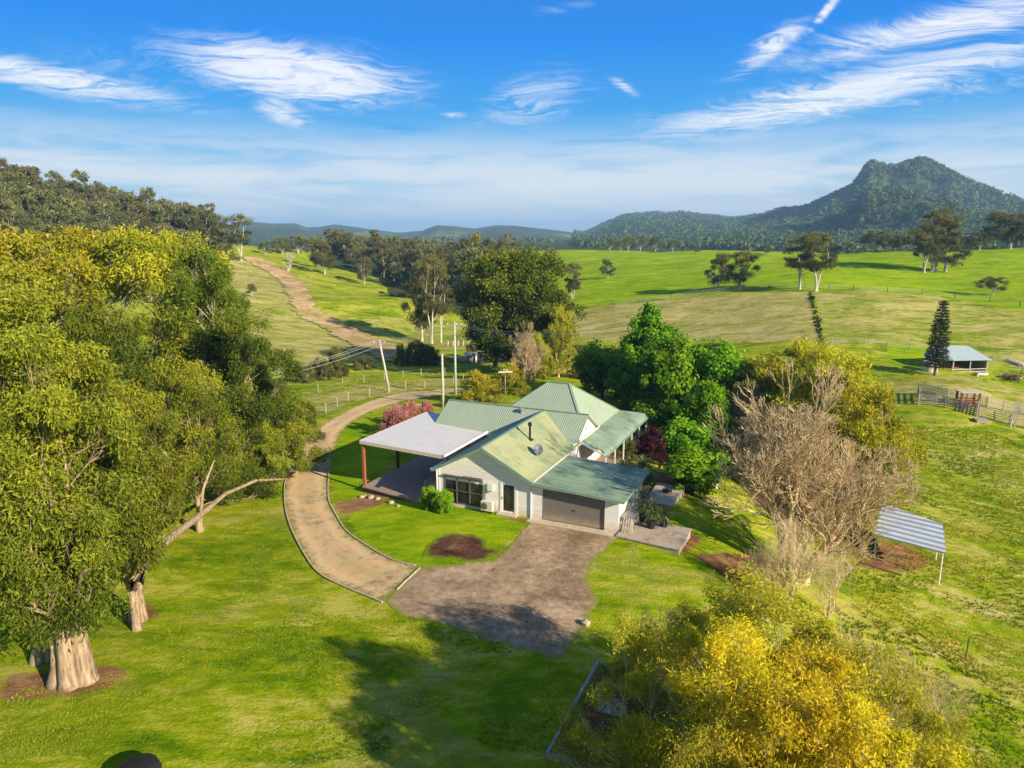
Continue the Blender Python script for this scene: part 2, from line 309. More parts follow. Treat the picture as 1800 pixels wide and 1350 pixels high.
# per azimuth column (photo column at the horizon): list of (r, z) or (r, 'p', image row) converted to a height
def P(r, py): return (r, 'p', py)
COLS = {
 -900: [(5, 0), (60, 0), (100, 4), (200, 20), (300, 40), (420, 70), (700, 40), (1200, 0)],
 -300: [(5, 0), (60, -1), (100, 2), (200, 14), (300, 32), (430, 58), (700, 20), (1200, 0)],
 0:    [(5, 0), (30, 0), (60, -1), (100, 1), (200, 8), (300, 22), P(420, 352), (600, 16), (900, 0), (1500, 0)],
 200:  [(5, 0), (30, 0), (60, -1), (100, -1), (200, 3), (300, 12), P(420, 384), (600, 8), (900, 0), (1500, 0)],
 330:  [(5, 0), (30, -.1), (60, -1), (110, -2), (150, -2.5), P(200, 545), P(260, 495), P(330, 452), P(420, 425), (600, 0), (900, -3), (1500, 0)],
 420:  [(5, 0), (30, -.2), (60, -1), (120, -3), (150, -3.2), P(190, 560), P(240, 512), P(300, 473), P(350, 452), P(400, 446), (600, -2), (900, -3), (1500, 0)],
 500:  [(5, 0), (30, -.2), (60, -1), (100, -1.8), (130, -4), (150, -4.4), P(180, 583), P(230, 535), P(290, 490), P(340, 468), P(390, 452), (600, -6), (900, -3), (1500, 0)],
 620:  [(5, 0), (30, -.2), (45, -.6), (60, -1), (100, -1.5), (125, -4.2), (145, -4.8), P(175, 598), P(225, 550), P(280, 508), P(340, 480), P(390, 464), (600, -6), (900, -2), (1500, 0)],
 760:  [(5, 0), (30, -.1), (44, -.1), (60, -.6), (100, -1.2), (125, -4.4), (150, -5), P(185, 598), P(235, 553), P(300, 512), P(350, 490), P(420, 470), (600, -4), (900, 0), (1500, 2)],
 900:  [(5, 0), (30, 0), (60, 0), (85, -.4), (105, -1.5), (130, -5), (145, -5), P(180, 592), P(240, 540), P(300, 505), P(370, 475), P(460, 447), (650, 3), (1000, 3), (1500, 3)],
 1050: [(5, 0), (30, 0), (60, 0), (80, -.6), (105, -2.6), (135, -5.5), (150, -5.5), P(175, 590), P(235, 533), P(320, 482), P(400, 451), P(450, 440), (700, 0), (1100, 2), (1500, 4)],
 1180: [(5, 0), (30, 0), (50, -.05), (70, -.8), (100, -3), (130, -5.5), P(160, 606), P(235, 523), P(320, 477), P(400, 448), P(440, 440), (700, -4), (1100, 0), (1500, 6)],
 1300: [(5, 0), (22, -.1), (36, -.35), (50, -1.0), (70, -2.0), (100, -4), (130, -5.6), P(158, 605), P(230, 513), P(320, 474), P(400, 446), P(430, 441), (650, -2), (1100, 4), (1600, 20)],
 1430: [(5, 0), (22, -.8), (36, -1.8), (50, -2.8), (70, -3.6), (100, -5), (130, -6.2), P(152, 606), P(232, 508), P(310, 470), P(400, 441), P(420, 437), (650, 0), (1100, 10), (1600, 40)],
 1560: [(5, 0), (22, -1.6), (36, -2.8), (50, -4), (70, -5), (105, -6.5), (130, -7), P(150, 618), P(232, 514), P(300, 476), P(370, 447), P(400, 440), (650, 0), (1100, 20), (1600, 60)],
 1700: [(5, 0), (22, -2.4), (36, -3.8), (50, -5), (70, -6), (105, -7), P(134, 655), P(158, 628), P(235, 528), P(300, 479), P(360, 448), P(390, 438), (650, 4), (1100, 20), (1600, 60)],
 1860: [(5, 0), (22, -3), (36, -4.6), (50, -5.8), (70, -6.8), (105, -8), (134, -8.3), P(160, 648), P(225, 548), P(290, 487), P(350, 450), P(380, 434), (650, 4), (1100, 15), (1600, 40)],
 2300: [(5, 0), (22, -4), (50, -7), (105, -9), (160, -8), (250, 0), (380, 10), (650, 5), (1100, 10), (1600, 20)],
 3200: [(5, 0), (22, -4), (50, -7), (105, -9), (160, -8), (250, 0), (380, 5), (650, 0), (1600, 0)],
}
NA, NR = 900, 700
AZ0, AZ1 = -math.pi, math.pi
LR0, LR1 = math.log(4.0), math.log(14000.0)
azg = np.linspace(AZ0, AZ1, NA); lrg = np.linspace(LR0, LR1, NR)
keys = sorted(COLS); kaz = np.array([az_of(k) for k in keys]); prof = []
for k, a in zip(keys, kaz):
    rr, zz = [], []
    for e in COLS[k]:
        rr.append(math.log(e[0])); zz.append(CAMZ + e[0] * slope_of(a, e[2]) if e[1] == 'p' else e[1])
    rr.append(LR1); zz.append(0.0); prof.append(np.interp(lrg, rr, zz))
prof = np.array(prof)
T = np.empty((NA, NR))
ext_az = np.concatenate([[-math.pi], kaz, [math.pi]]); ext = np.vstack([np.zeros(NR), prof, np.zeros(NR)])
for j in range(NR): T[:, j] = np.interp(azg, ext_az, ext[:, j])
def blur(A, s_, ax):
    k = np.exp(-0.5 * (np.arange(-3 * s_, 3 * s_ + 1) / s_) ** 2); k /= k.sum()
    return np.apply_along_axis(lambda r_: np.convolve(np.pad(r_, 3 * s_, mode='edge'), k, 'valid'), ax, A)
T = blur(blur(T, 5, 0), 5, 1)

_rs = np.random.RandomState(5); _perm = _rs.rand(256, 256)
def vnoise(x, y):
    xi = np.floor(x).astype(int); yi = np.floor(y).astype(int); fx = x - xi; fy = y - yi; fx = fx * fx * (3 - 2 * fx); fy = fy * fy * (3 - 2 * fy)
    a = _perm[xi % 256, yi % 256]; b = _perm[(xi + 1) % 256, yi % 256]; c = _perm[xi % 256, (yi + 1) % 256]; d = _perm[(xi + 1) % 256, (yi + 1) % 256]
    return (a * (1 - fx) + b * fx) * (1 - fy) + (c * (1 - fx) + d * fx) * fy - 0.5
def fbm(x, y, o=4, g=0.5):
    s_ = 0; a = 1.0
    for i in range(o): s_ = s_ + a * vnoise(x * 2 ** i + 17.3 * i, y * 2 ** i + 9.1 * i); a *= g
    return s_
# far ranges: skyline rows by photo column, ridge distance
def interp_px(az, pts): return np.interp(az, [az_of(p[0]) for p in pts], [p[1] for p in pts])
MTN = [(900, 430), (1000, 418), (1020, 411), (1040, 404), (1060, 394), (1095, 380), (1150, 375), (1190, 374), (1240, 380), (1290, 385), (1340, 377), (1370, 369), (1410, 367), (1450, 350), (1490, 332), (1503, 315), (1510, 299), (1520, 293), (1545, 300), (1565, 300), (1600, 289), (1616, 290), (1650, 306), (1700, 327), (1750, 345), (1800, 357), (1900, 375), (2100, 395), (2400, 425)]
MTN_R = [(900, 3600), (1200, 3400), (1400, 2800), (1520, 2300), (1700, 2100), (2400, 2000)]
BLUE = [(-400, 420), (200, 420), (330, 405), (365, 398), (400, 395), (450, 388), (480, 390), (520, 389), (540, 397), (560, 396), (590, 391), (640, 398), (700, 406), (740, 403), (768, 393), (800, 395), (835, 399), (872, 393), (905, 394), (940, 398), (985, 403), (1040, 411), (1200, 416), (2000, 420)]
BLUE_R = [(-400, 3300), (640, 3400), (760, 3500), (2000, 3800)]
def slope_arr(az, py):
    v = (675 - py) / FPX; c, s_ = math.cos(PITCH), math.sin(PITCH)
    return (-s_ + v * c) * np.cos(az) / (c + v * s_)
def H(x, y):
    x = np.asarray(x, dtype=float); y = np.asarray(y, dtype=float)
    r = np.maximum(np.hypot(x, y), 4.001); az = np.arctan2(x, y)
    fi = (az - AZ0) / (AZ1 - AZ0) * (NA - 1); fj = np.clip((np.log(r) - LR0) / (LR1 - LR0) * (NR - 1), 0, NR - 1.001)
    i = np.clip(fi.astype(int), 0, NA - 2); j = fj.astype(int); a = fi - i; b = fj - j
    z = (T[i, j] * (1 - a) + T[i + 1, j] * a) * (1 - b) + (T[i, j + 1] * (1 - a) + T[i + 1, j + 1] * a) * b
    wf = np.clip((r - 90) / 150, 0, 1)
    z = z + wf * 7.5 * fbm(x / 120. + 3.1, y / 80., 2) * np.clip((1400 - r) / 600, 0, 1) + wf * 2.0 * fbm(x / 45., y / 45., 4) * np.clip(1.5 - r / 1500, .4, 1) + np.clip((r - 48) / 30, 0, 1) * 0.35 * fbm(x / 9., y / 9., 3)
    for sil, rad, wid, amp in ((MTN, MTN_R, 0.36, 75.), (BLUE, BLUE_R, 0.20, 90.)):
        R0 = interp_px(az, rad); top = CAMZ + R0 * slope_arr(az, interp_px(az, sil)) + 25
        t = np.log(r / R0) / wid; e = np.exp(-np.abs(t) ** 1.6)
        gul = fbm(x / 420., y / 420., 5, 0.55)
        t = np.where(t < 0, t * (wid / (0.75 if sil is MTN else 0.55)), t); e = np.exp(-np.abs(t) ** 1.6)
        gul = np.minimum(gul, .1) - .1
        m_ = -32 + top * e + amp * 3.0 * gul * e * (1 - np.exp(-np.abs(t) * 5)) * np.clip(top / 180, .15, 1.2) * 1.3
        z = np.maximum(z, np.where((np.abs(t) < 3) & (top > 0), m_, -50))
    return z
def hz(x, y): return float(H(np.array([x]), np.array([y]))[0])
def G(px, py, rmax=9000):
    """where the photo's ray through (px, py) meets the ground"""
    d = pix_dir(px, py); d = d / math.hypot(d[0], d[1]); rs = np.exp(np.linspace(math.log(12), math.log(rmax), 1500))
    zr = CAMZ + rs * d[2]; zt = H(rs * d[0], rs * d[1]); k = np.argmax(zr < zt)
    if not (zr < zt).any(): k = len(rs) - 1
    if k > 0:
        a, b = rs[k - 1], rs[k]
        for _ in range(18):
            m_ = (a + b) / 2
            if CAMZ + m_ * d[2] < hz(m_ * d[0], m_ * d[1]): b = m_
            else: a = m_
        r_ = b
    else: r_ = rs[0]
    x, y = r_ * d[0], r_ * d[1]; return (x, y, hz(x, y))
def at_r(px, r_):
    a = az_of(px); x, y = r_ * math.sin(a), r_ * math.cos(a); return (x, y, hz(x, y))
def top_z(x, y, py):
    a = math.atan2(x, y); return CAMZ + math.hypot(x, y) * slope_of(a, py)
def softpoly(X, Y, poly, rad):
    out = np.zeros(len(X)); xs = [p[0] for p in poly]; ys = [p[1] for p in poly]; k = np.where((X > min(xs) - rad) & (X < max(xs) + rad) & (Y > min(ys) - rad) & (Y < max(ys) + rad))[0]
    if len(k) == 0: return out
    acc = np.zeros(len(k)); offs = [(0, 0)] + [(math.cos(a) * q, math.sin(a) * q) for q in (rad * .5, rad) for a in np.arange(6) * 1.0472 + q]
    for ox, oy in offs: acc += inpoly(X[k] + ox, Y[k] + oy, poly)
    out[k] = acc / len(offs); return out
def inpoly(X, Y, poly):
    c = np.zeros(len(X), dtype=bool); n = len(poly)
    for i in range(n):
        x0, y0 = poly[i][:2]; x1, y1 = poly[(i + 1) % n][:2]
        if y0 == y1: continue
        k = ((y0 > Y) != (y1 > Y)) & (X < (x1 - x0) * (Y - y0) / (y1 - y0) + x0); c ^= k
    return c

# ground mesh: fine in front, coarse behind
front = np.radians(np.arange(-52, 52.001, 0.2)); back = np.radians(np.arange(52 + 4, 308 - 3.9, 4.0))
angs = np.concatenate([front, back]); rad = np.concatenate([[0.0], np.exp(np.linspace(math.log(6), math.log(90), 330)), np.exp(np.linspace(math.log(90), math.log(12000), 620))[1:]])
A, RR = np.meshgrid(angs, rad[1:], indexing='ij'); X = (RR * np.sin(A)).ravel(); Y = (RR * np.cos(A)).ravel(); Z = H(X, Y)
na, nr = len(angs), len(rad) - 1
V = np.column_stack([X, Y, Z]); ii, jj = np.meshgrid(np.arange(na), np.arange(nr - 1), indexing='ij'); i2 = (ii + 1) % na
Fq = np.column_stack([(ii * nr + jj).ravel(), (i2 * nr + jj).ravel(), (i2 * nr + jj + 1).ravel(), (ii * nr + jj + 1).ravel()])
fl = np.hypot(X, Y)
def pp(pts): return [G(*p, rmax=520)[:2] for p in pts]
dry = np.zeros(len(X)); soil = np.zeros(len(X)); lush = np.zeros(len(X)); wood = np.zeros(len(X))
dry[inpoly(X, Y, pp([(990, 545), (1000, 600), (1120, 596), (1290, 603), (1445, 600), (1420, 512), (1240, 520), (1080, 538)]))] = 0.95
dry[inpoly(X, Y, pp([(1430, 512), (1450, 603), (1640, 610), (1800, 655), (2000, 700), (2000, 590), (1800, 552), (1650, 520)]))] = 0.52
dry[inpoly(X, Y, pp([(1560, 690), (1600, 668), (1700, 660), (1900, 700), (2000, 760), (1800, 740), (1660, 712)]))] = 0.62
dry[inpoly(X, Y, pp([(400, 455), (430, 560), (440, 640), (640, 640), (690, 625), (520, 540), (500, 480), (440, 452)]))] = 0.6
dry[inpoly(X, Y, pp([(560, 555), (640, 600), (760, 615), (1000, 600), (1000, 560), (700, 560)]))] = 0.45
dry[inpoly(X, Y, pp([(390, 462), (400, 500), (440, 500), (500, 480), (440, 455)]))] = 0.75
dry[inpoly(X, Y, pp([(1600, 740), (1900, 760), (2200, 1100), (2300, 1345), (1720, 1345), (1600, 1100), (1480, 880)]))] = 0.34
dry[inpoly(X, Y, pp([(530, 690), (560, 735), (640, 700), (840, 672), (840, 660), (640, 675)]))] = 0.6
lush[inpoly(X, Y, pp([(960, 445), (985, 540), (1200, 522), (1420, 508), (1650, 518), (1800, 545), (2000, 580), (2000, 440), (1500, 436), (1200, 438)]))] = 0.9
lush[inpoly(X, Y, pp([(610, 915), (650, 955), (700, 985), (760, 993), (850, 985), (900, 945), (930, 905), (860, 885), (700, 870), (640, 885)]))] = 0.95
lush[inpoly(X, Y, pp([(1560, 590), (1560, 640), (1650, 645), (1650, 610)]))] = 0.8
lush[inpoly(X, Y, pp([(590, 760), (580, 830), (600, 880), (660, 860), (700, 740), (650, 735)]))] = 0.9
for pl_ in ([(0, 1190), (80, 1180), (150, 1165), (225, 1172), (212, 1205), (150, 1222), (60, 1228), (0, 1245)], [(205, 1070), (260, 1058), (290, 1075), (270, 1092), (215, 1095)],
            [(1310, 850), (1370, 845), (1400, 880), (1380, 905), (1330, 890)], [(585, 885), (660, 868), (690, 882), (600, 905)],
            [(1150, 825), (1180, 835), (1235, 860), (1190, 872), (1150, 850)], [(1480, 958), (1500, 940), (1600, 960), (1640, 990), (1600, 1005), (1520, 1000)],
            [(1215, 975), (1330, 975), (1400, 1010), (1340, 1060), (1260, 1010)], [(1140, 930), (1200, 925), (1240, 950), (1200, 975)],
            [(1010, 780), (1100, 800), (1150, 790), (1120, 760), (1060, 755)], [(870, 905), (935, 912), (925, 925), (890, 912)]):
    soil = np.maximum(soil, softpoly(X, Y, pp(pl_), .55))
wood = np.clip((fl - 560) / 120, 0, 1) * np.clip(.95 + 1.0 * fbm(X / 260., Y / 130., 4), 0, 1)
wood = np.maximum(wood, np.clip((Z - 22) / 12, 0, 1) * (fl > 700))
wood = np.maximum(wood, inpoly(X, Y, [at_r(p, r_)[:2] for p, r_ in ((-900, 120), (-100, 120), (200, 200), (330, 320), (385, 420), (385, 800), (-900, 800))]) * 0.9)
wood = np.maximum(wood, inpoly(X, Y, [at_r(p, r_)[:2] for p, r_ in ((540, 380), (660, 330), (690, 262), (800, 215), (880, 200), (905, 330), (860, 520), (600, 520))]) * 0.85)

def ground_mat():
    m = D.materials.new('pasture'); m.use_nodes = True; t = NT(m.node_tree); b = t.n['Principled BSDF']
    geo = t.new('ShaderNodeNewGeometry'); p = geo.outputs['Position']
    def at_(k): nd = t.new('ShaderNodeAttribute'); nd.attribute_name = k; return nd.outputs['Fac']
    rot = t.mapping(p, (0.45, 1.0, 1.0), rot=(0, 0, R(25)))
    big = t.noise(p, 0.035, 4, 0.6); mid = t.noise(rot, 0.22, 5, 0.65, 0.6); sm = t.noise(rot, 1.3, 5, 0.7, 0.4); fn = t.noise(p, 7.0, 4, 0.75)
    mixn = t.math('ADD', t.math('ADD', t.math('MULTIPLY', mid, 0.40), t.math('MULTIPLY', sm, 0.38)), t.math('MULTIPLY', fn, 0.22))
    green = t.ramp(mixn, [(0.38, (.070, .155, .002)), (0.45, (.175, .265, .003)), (0.51, (.30, .345, .008)), (0.58, (.52, .46, .09))])
    lushc = t.ramp(mixn, [(0.38, (.085, .195, .002)), (0.48, (.21, .35, .003)), (0.58, (.38, .44, .012))])
    dryc = t.ramp(mixn, [(0.38, (.15, .185, .015)), (0.47, (.31, .29, .06)), (0.57, (.52, .44, .17))])
    soilc = t.ramp(mixn, [(0.38, (.10, .045, .02)), (0.48, (.25, .115, .05)), (0.60, (.42, .25, .12))])
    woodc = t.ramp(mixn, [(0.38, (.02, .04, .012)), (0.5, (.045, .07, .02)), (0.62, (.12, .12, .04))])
    nb = t.math('MULTIPLY', t.math('SUBTRACT', mixn, 0.5), 3.0)
    c = t.mix(t.math('MULTIPLY', t.sstep(big, 0.42, 0.62), 0.35), green, lushc)
    pat = t.noise(t.mapping(p, (.6, 1, 1), rot=(0, 0, R(20))), 0.16, 6, 0.7, 0.8)
    c = t.mix(t.math('MULTIPLY', t.sstep(pat, 0.50, 0.62), 0.6), c, t.ramp(mixn, [(0.40, (.17, .20, .015)), (0.56, (.44, .37, .10))]))
    c = t.mix(t.math('MULTIPLY', t.math('SUBTRACT', 1.0, t.sstep(pat, 0.36, 0.46)), 0.55), c, (.055, .14, .003))
    c = t.mix(t.sstep(t.math('ADD', at_('lush'), nb), 0.3, 0.8), c, lushc)
    c = t.mix(t.sstep(t.math('ADD', at_('dry'), nb), 0.25, 0.75), c, dryc)
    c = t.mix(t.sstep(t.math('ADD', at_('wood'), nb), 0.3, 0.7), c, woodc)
    c = t.mix(t.sstep(t.math('ADD', at_('soil'), nb), 0.4, 0.75), c, soilc)
    t.put(b.inputs['Base Color'], c); b.inputs['Roughness'].default_value = 1.0; b.inputs['Specular IOR Level'].default_value = 0.0
    bn = t.new('ShaderNodeBump'); bn.inputs['Strength'].default_value = 0.85; bn.inputs['Distance'].default_value = 0.2
    t.put(bn.inputs['Height'], t.math('ADD', t.math('MULTIPLY', sm, 0.6), t.math('MULTIPLY', fn, 0.55))); t.l.new(bn.outputs[0], b.inputs['Normal']); return m
M['ground'] = ground_mat()
me = np_mesh('ground', V, Fq, M['ground'], dict(dry=dry, soil=soil, lush=lush, wood=wood), smooth=True)
ground = link('ground', me); tag(ground, kind='structure')
# close the small hole under the camera
cc = MB(); ring = [(6 * math.sin(a), 6 * math.cos(a), hz(6 * math.sin(a), 6 * math.cos(a)) - 0.02) for a in np.linspace(0, 2 * math.pi, 37)[:-1]]; cc.poly(ring[::-1])
tag(cc.build('ground_centre', M['ground']), kind='structure')

def smooth_px(pts, n=5):
    P_ = [np.array(p, float) for p in pts]; P_ = [2 * P_[0] - P_[1]] + P_ + [2 * P_[-1] - P_[-2]]; out = []
    for i in range(1, len(P_) - 2):
        a, b, c, d = P_[i - 1:i + 3]
        for k in range(n): t = k / n; out.append(tuple(.5 * (2 * b + (c - a) * t + (2 * a - 5 * b + 4 * c - d) * t * t + (3 * b - a - 3 * c + d) * t ** 3)))
    out.append(tuple(P_[-2])); return out
# draped sheets (drive, apron, beds, track)
def sheet(name, outline, dz, m, step=0.6, jit=0.12, dens=0.3):
    pts = [Vector(p[:2]) for p in outline]; ed = []
    for i in range(len(pts)):
        a, b = pts[i], pts[(i + 1) % len(pts)]; L = (b - a).length; n = max(1, int(L / dens)); d = (b - a) / max(L, 1e-6); nrm = Vector((-d.y, d.x))
        for k in range(n):
            q = a + (b - a) * (k / n); q = q + nrm * (jit * 2 * (float(fbm(q.x / 0.9, q.y / 0.9, 3)))); ed.append(q)
    P_ = [(q.x, q.y) for q in ed]; xs = [q.x for q in ed]; ys = [q.y for q in ed]
    gx, gy = np.meshgrid(np.arange(min(xs), max(xs), step), np.arange(min(ys), max(ys), step)); gx = gx.ravel(); gy = gy.ravel(); k = inpoly(gx, gy, P_)
    co = [Vector(p) for p in P_] + [Vector((a, b)) for a, b in zip(gx[k], gy[k])]
    n = len(P_); r_ = mgeo.delaunay_2d_cdt(co, [(i, (i + 1) % n) for i in range(n)], [list(range(n))], 1, 1e-4)
    vx = np.array([v.x for v in r_[0]]); vy = np.array([v.y for v in r_[0]]); z = H(vx, vy) + dz
    me_ = D.meshes.new(name); me_.from_pydata([tuple(map(float, q)) for q in zip(vx, vy, z)], [], [f for f in r_[2]]); me_.materials.append(m)
    E_ = np.array(P_); dist = np.array([np.sqrt(((E_ - (a, b)) ** 2).sum(1)).min() for a, b in zip(vx, vy)]); at2 = me_.attributes.new('edge', 'FLOAT', 'POINT'); at2.data.foreach_set('value', dist.astype(np.float32))
    for p_ in me_.polygons: p_.use_smooth = True
    if me_.polygons and sum(p_.normal.z for p_ in me_.polygons) < 0: me_.flip_normals()
    return link(name, me_)

def gravel_mat(name, stops, scale=1.0, fine=14.0, border=(.26, .25, .05), wheel=None):
    m = D.materials.new(name); m.use_nodes = True; t = NT(m.node_tree); b = t.n['Principled BSDF']
    geo = t.new('ShaderNodeNewGeometry'); p = geo.outputs['Position']
    a = t.noise(p, 0.35 * scale, 5, 0.6, 0.5); c_ = t.noise(p, 2.2 * scale, 5, 0.7); f = t.noise(p, fine, 3, 0.8)
    s_ = t.math('ADD', t.math('ADD', t.math('MULTIPLY', a, 0.4), t.math('MULTIPLY', c_, 0.35)), t.math('MULTIPLY', f, 0.25))
    c = t.ramp(t.math('ADD', t.math('MULTIPLY', t.math('SUBTRACT', s_, 0.5), 1.25), 0.5), stops); ea = t.new('ShaderNodeAttribute'); ea.attribute_name = 'edge'; e_ = ea.outputs['Fac']
    if wheel:
        for wd_ in wheel: c = t.mix(t.math('MULTIPLY', t.math('SUBTRACT', 1.0, t.sstep(t.math('ABSOLUTE', t.math('SUBTRACT', t.math('ADD', e_, t.math('MULTIPLY', c_, .5)), wd_ + .25)), 0.05, 0.42)), .45), c, tuple(min(1, x * 1.15) for x in stops[2][1]))
        c = t.mix(t.math('MULTIPLY', t.sstep(t.math('ADD', e_, t.math('MULTIPLY', c_, 1.2)), 2.0, 2.5), .35), c, (.40, .33, .12))
    c = t.mix(t.math('SUBTRACT', 1.0, t.sstep(t.math('ADD', e_, t.math('MULTIPLY', t.math('SUBTRACT', c_, .5), 1.6)), 0.0, 0.45)), c, border)
    t.put(b.inputs['Base Color'], c); b.inputs['Roughness'].default_value = 0.95; b.inputs['Specular IOR Level'].default_value = 0.1
    bn = t.new('ShaderNodeBump'); bn.inputs['Strength'].default_value = 0.5; bn.inputs['Distance'].default_value = 0.05; t.put(bn.inputs['Height'], f); t.l.new(bn.outputs[0], b.inputs['Normal']); return m
M['gravel'] = gravel_mat('tan_gravel', [(0.38, (.24, .18, .09)), (0.46, (.50, .36, .19)), (0.54, (.66, .47, .24)), (0.61, (.60, .32, .12))], wheel=(0.75,))
M['apron'] = gravel_mat('grey_brown_gravel', [(0.38, (.17, .115, .06)), (0.47, (.30, .205, .12)), (0.54, (.41, .285, .17)), (0.62, (.54, .39, .24))])
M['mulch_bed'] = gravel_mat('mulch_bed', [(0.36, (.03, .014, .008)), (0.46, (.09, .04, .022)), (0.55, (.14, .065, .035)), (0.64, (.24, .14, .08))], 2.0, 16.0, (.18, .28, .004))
M['track'] = gravel_mat('bare_earth', [(0.40, (.22, .20, .03)), (0.46, (.36, .26, .10)), (0.54, (.54, .36, .17)), (0.62, (.66, .48, .26))], 0.5, 5.0, (.36, .35, .07))

OUT = [(672, 1060), (600, 1030), (560, 1008), (535, 975), (512, 930), (502, 895), (500, 860), (505, 835), (516, 808), (532, 782), (553, 760), (575, 742), (610, 722), (650, 705), (700, 692), (750, 687), (800, 683), (850, 680)]
INN = [(850, 686), (795, 692), (740, 700), (700, 708), (650, 725), (620, 742), (600, 762), (588, 790), (580, 820), (577, 850), (578, 880), (590, 905), (610, 935), (645, 960), (690, 985), (740, 998)]
sh = sheet('driveway', pp(smooth_px(OUT) + smooth_px(INN)), 0.03, M['gravel'], 0.5, 0.12); tag(sh, kind='structure')
APR = [(738, 998), (800, 993), (865, 985), (898, 962), (920, 930), (936, 914), (955, 918), (1010, 928), (1068, 938), (1089, 942), (1078, 952), (1048, 980), (1030, 1008), (1040, 1032), (1046, 1056), (1036, 1086), (1015, 1122), (988, 1158), (940, 1150), (870, 1128), (810, 1108), (740, 1090), (690, 1072), (673, 1060)]
sh = sheet('gravel_apron', pp(APR[:11] + smooth_px(APR[11:])), 0.02, M['apron'], 0.5, 0.15); tag(sh, kind='structure')
sh = sheet('mulch_bed', pp([(745, 978), (770, 946), (800, 938), (840, 942), (870, 962), (888, 975), (850, 985), (800, 986), (770, 982)]), 0.03, M['mulch_bed'], 0.35, 0.35); tag(sh, kind='structure')
TRL = [(425, 455), (462, 475), (497, 500), (512, 530), (520, 552), (560, 574), (610, 602), (650, 624), (680, 636)]
TRR = [(735, 622), (690, 606), (640, 585), (590, 562), (552, 538), (541, 508), (516, 483), (490, 468), (455, 452)]
sh = sheet('dirt_track', pp(smooth_px(TRL, 3) + smooth_px(TRR, 3)), 0.22, M['track'], 2.0, 1.6, 1.2); tag(sh, kind='structure')
# drive edging: a low concrete strip each side
def edging(name, pts, label):
    q = [G(*p) for p in pts]; mb = MB(); path = []
    for a, b in zip(q, q[1:]):
        n = max(1, int(math.dist(a, b) / 0.8))
        for k in range(n): x = a[0] + (b[0] - a[0]) * k / n; y = a[1] + (b[1] - a[1]) * k / n; path.append((x, y, hz(x, y) + 0.07))
    for a, b in zip(path, path[1:]): mb.bar(a, b, 0.08, 0.06)
    return tag(mb.build(name, M['concrete']), label, 'edging')
edging('garden_edging', smooth_px(OUT)[:36], 'pale concrete edging along the outside of the curved gravel drive')
edging('garden_edging', [(738, 1000), (712, 1024), (684, 1052)], 'thin edging strip where the tan drive meets the grey apron')
edging('garden_edging', smooth_px(INN)[38:], 'low edging along the inner side of the drive beside the lawn island')

# ---------------------------------------------------------------- the house (local frame: u along the front wall, w to the back)
HA = R(-24.5); HO = (1.36, 45.76)
def hw(u, w_, z=None):
    x = HO[0] + u * math.cos(HA) - w_ * math.sin(HA); y = HO[1] + u * math.sin(HA) + w_ * math.cos(HA); return (x, y, hz(x, y) if z is None else z)
def hroot(name, u, w_, z, label, cat, group=None): return empty(name, hw(u, w_, z), HA, label, cat, group), (u, w_, z)
house = empty('farmhouse', (*HO, 0), HA, 'white weatherboard farmhouse with green corrugated roofs and a roller-door garage', 'house')
def wall(mb, pts, t=(0, 0.14)):      # pts: polygon in a vertical plane, extruded by vector t=(du,dw)
    n = len(pts); b = [(p[0] + t[0], p[1] + t[1], p[2]) for p in pts]
    return mb.add(list(pts) + b, [tuple(range(n)), tuple(range(2 * n - 1, n - 1, -1))] + [(i, n + i, n + (i + 1) % n, (i + 1) % n) for i in range(n)])
# front gable block u -7.3..0, w 0..10
EZ, RZ = 2.72, 4.66
def gz(u): return RZ - abs(u + 3.62) * (RZ - EZ) / 3.72
w1 = MB()
# front wall around the window (-6.85..-3.75, z .1..2.08) and the door (-2.25..-1.28, 0.05..2.15)
def fw(u0, u1, z0, z1): wall(w1, [(u0, 0, z0), (u1, 0, z0), (u1, 0, z1), (u0, 0, z1)])
fw(-7.3, -6.85, -.6, 2.2); fw(-6.85, -3.75, -.6, .1); fw(-6.85, -3.75, 2.08, 2.2); fw(-3.75, -2.3, -.6, 2.2); fw(-2.3, -1.25, -.6, .05); fw(-2.3, -1.25, 2.16, 2.2); fw(-1.25, 0, -.6, 2.2)
wall(w1, [(-7.3, 0, 2.2), (0, 0, 2.2), (0, 0, gz(0) - .08), (-3.62, 0, RZ - .08), (-7.3, 0, gz(-7.3) - .08)])
w1.build('front_wall', M['boards'], house)
wl = MB(); wall(wl, [(-7.3, .14, -1.0), (-7.3, 10.0, -1.0), (-7.3, 10.0, 2.6), (-7.3, .14, 2.6)], (.14, 0)); wl.build('side_wall', M['boards'], house)
wg = MB(); wall(wg, [(0, 6.2, -.2), (0, 9.4, -.2), (0, 9.4, 2.6), (0, 6.2, 2.6)], (-.14, 0)); wg.build('side_wall', M['boards'], house)
M['dish'] = mat('shaded_dish', (.12, .14, .16), 0.5)  # the shade inside the bowl is put into this dark colour
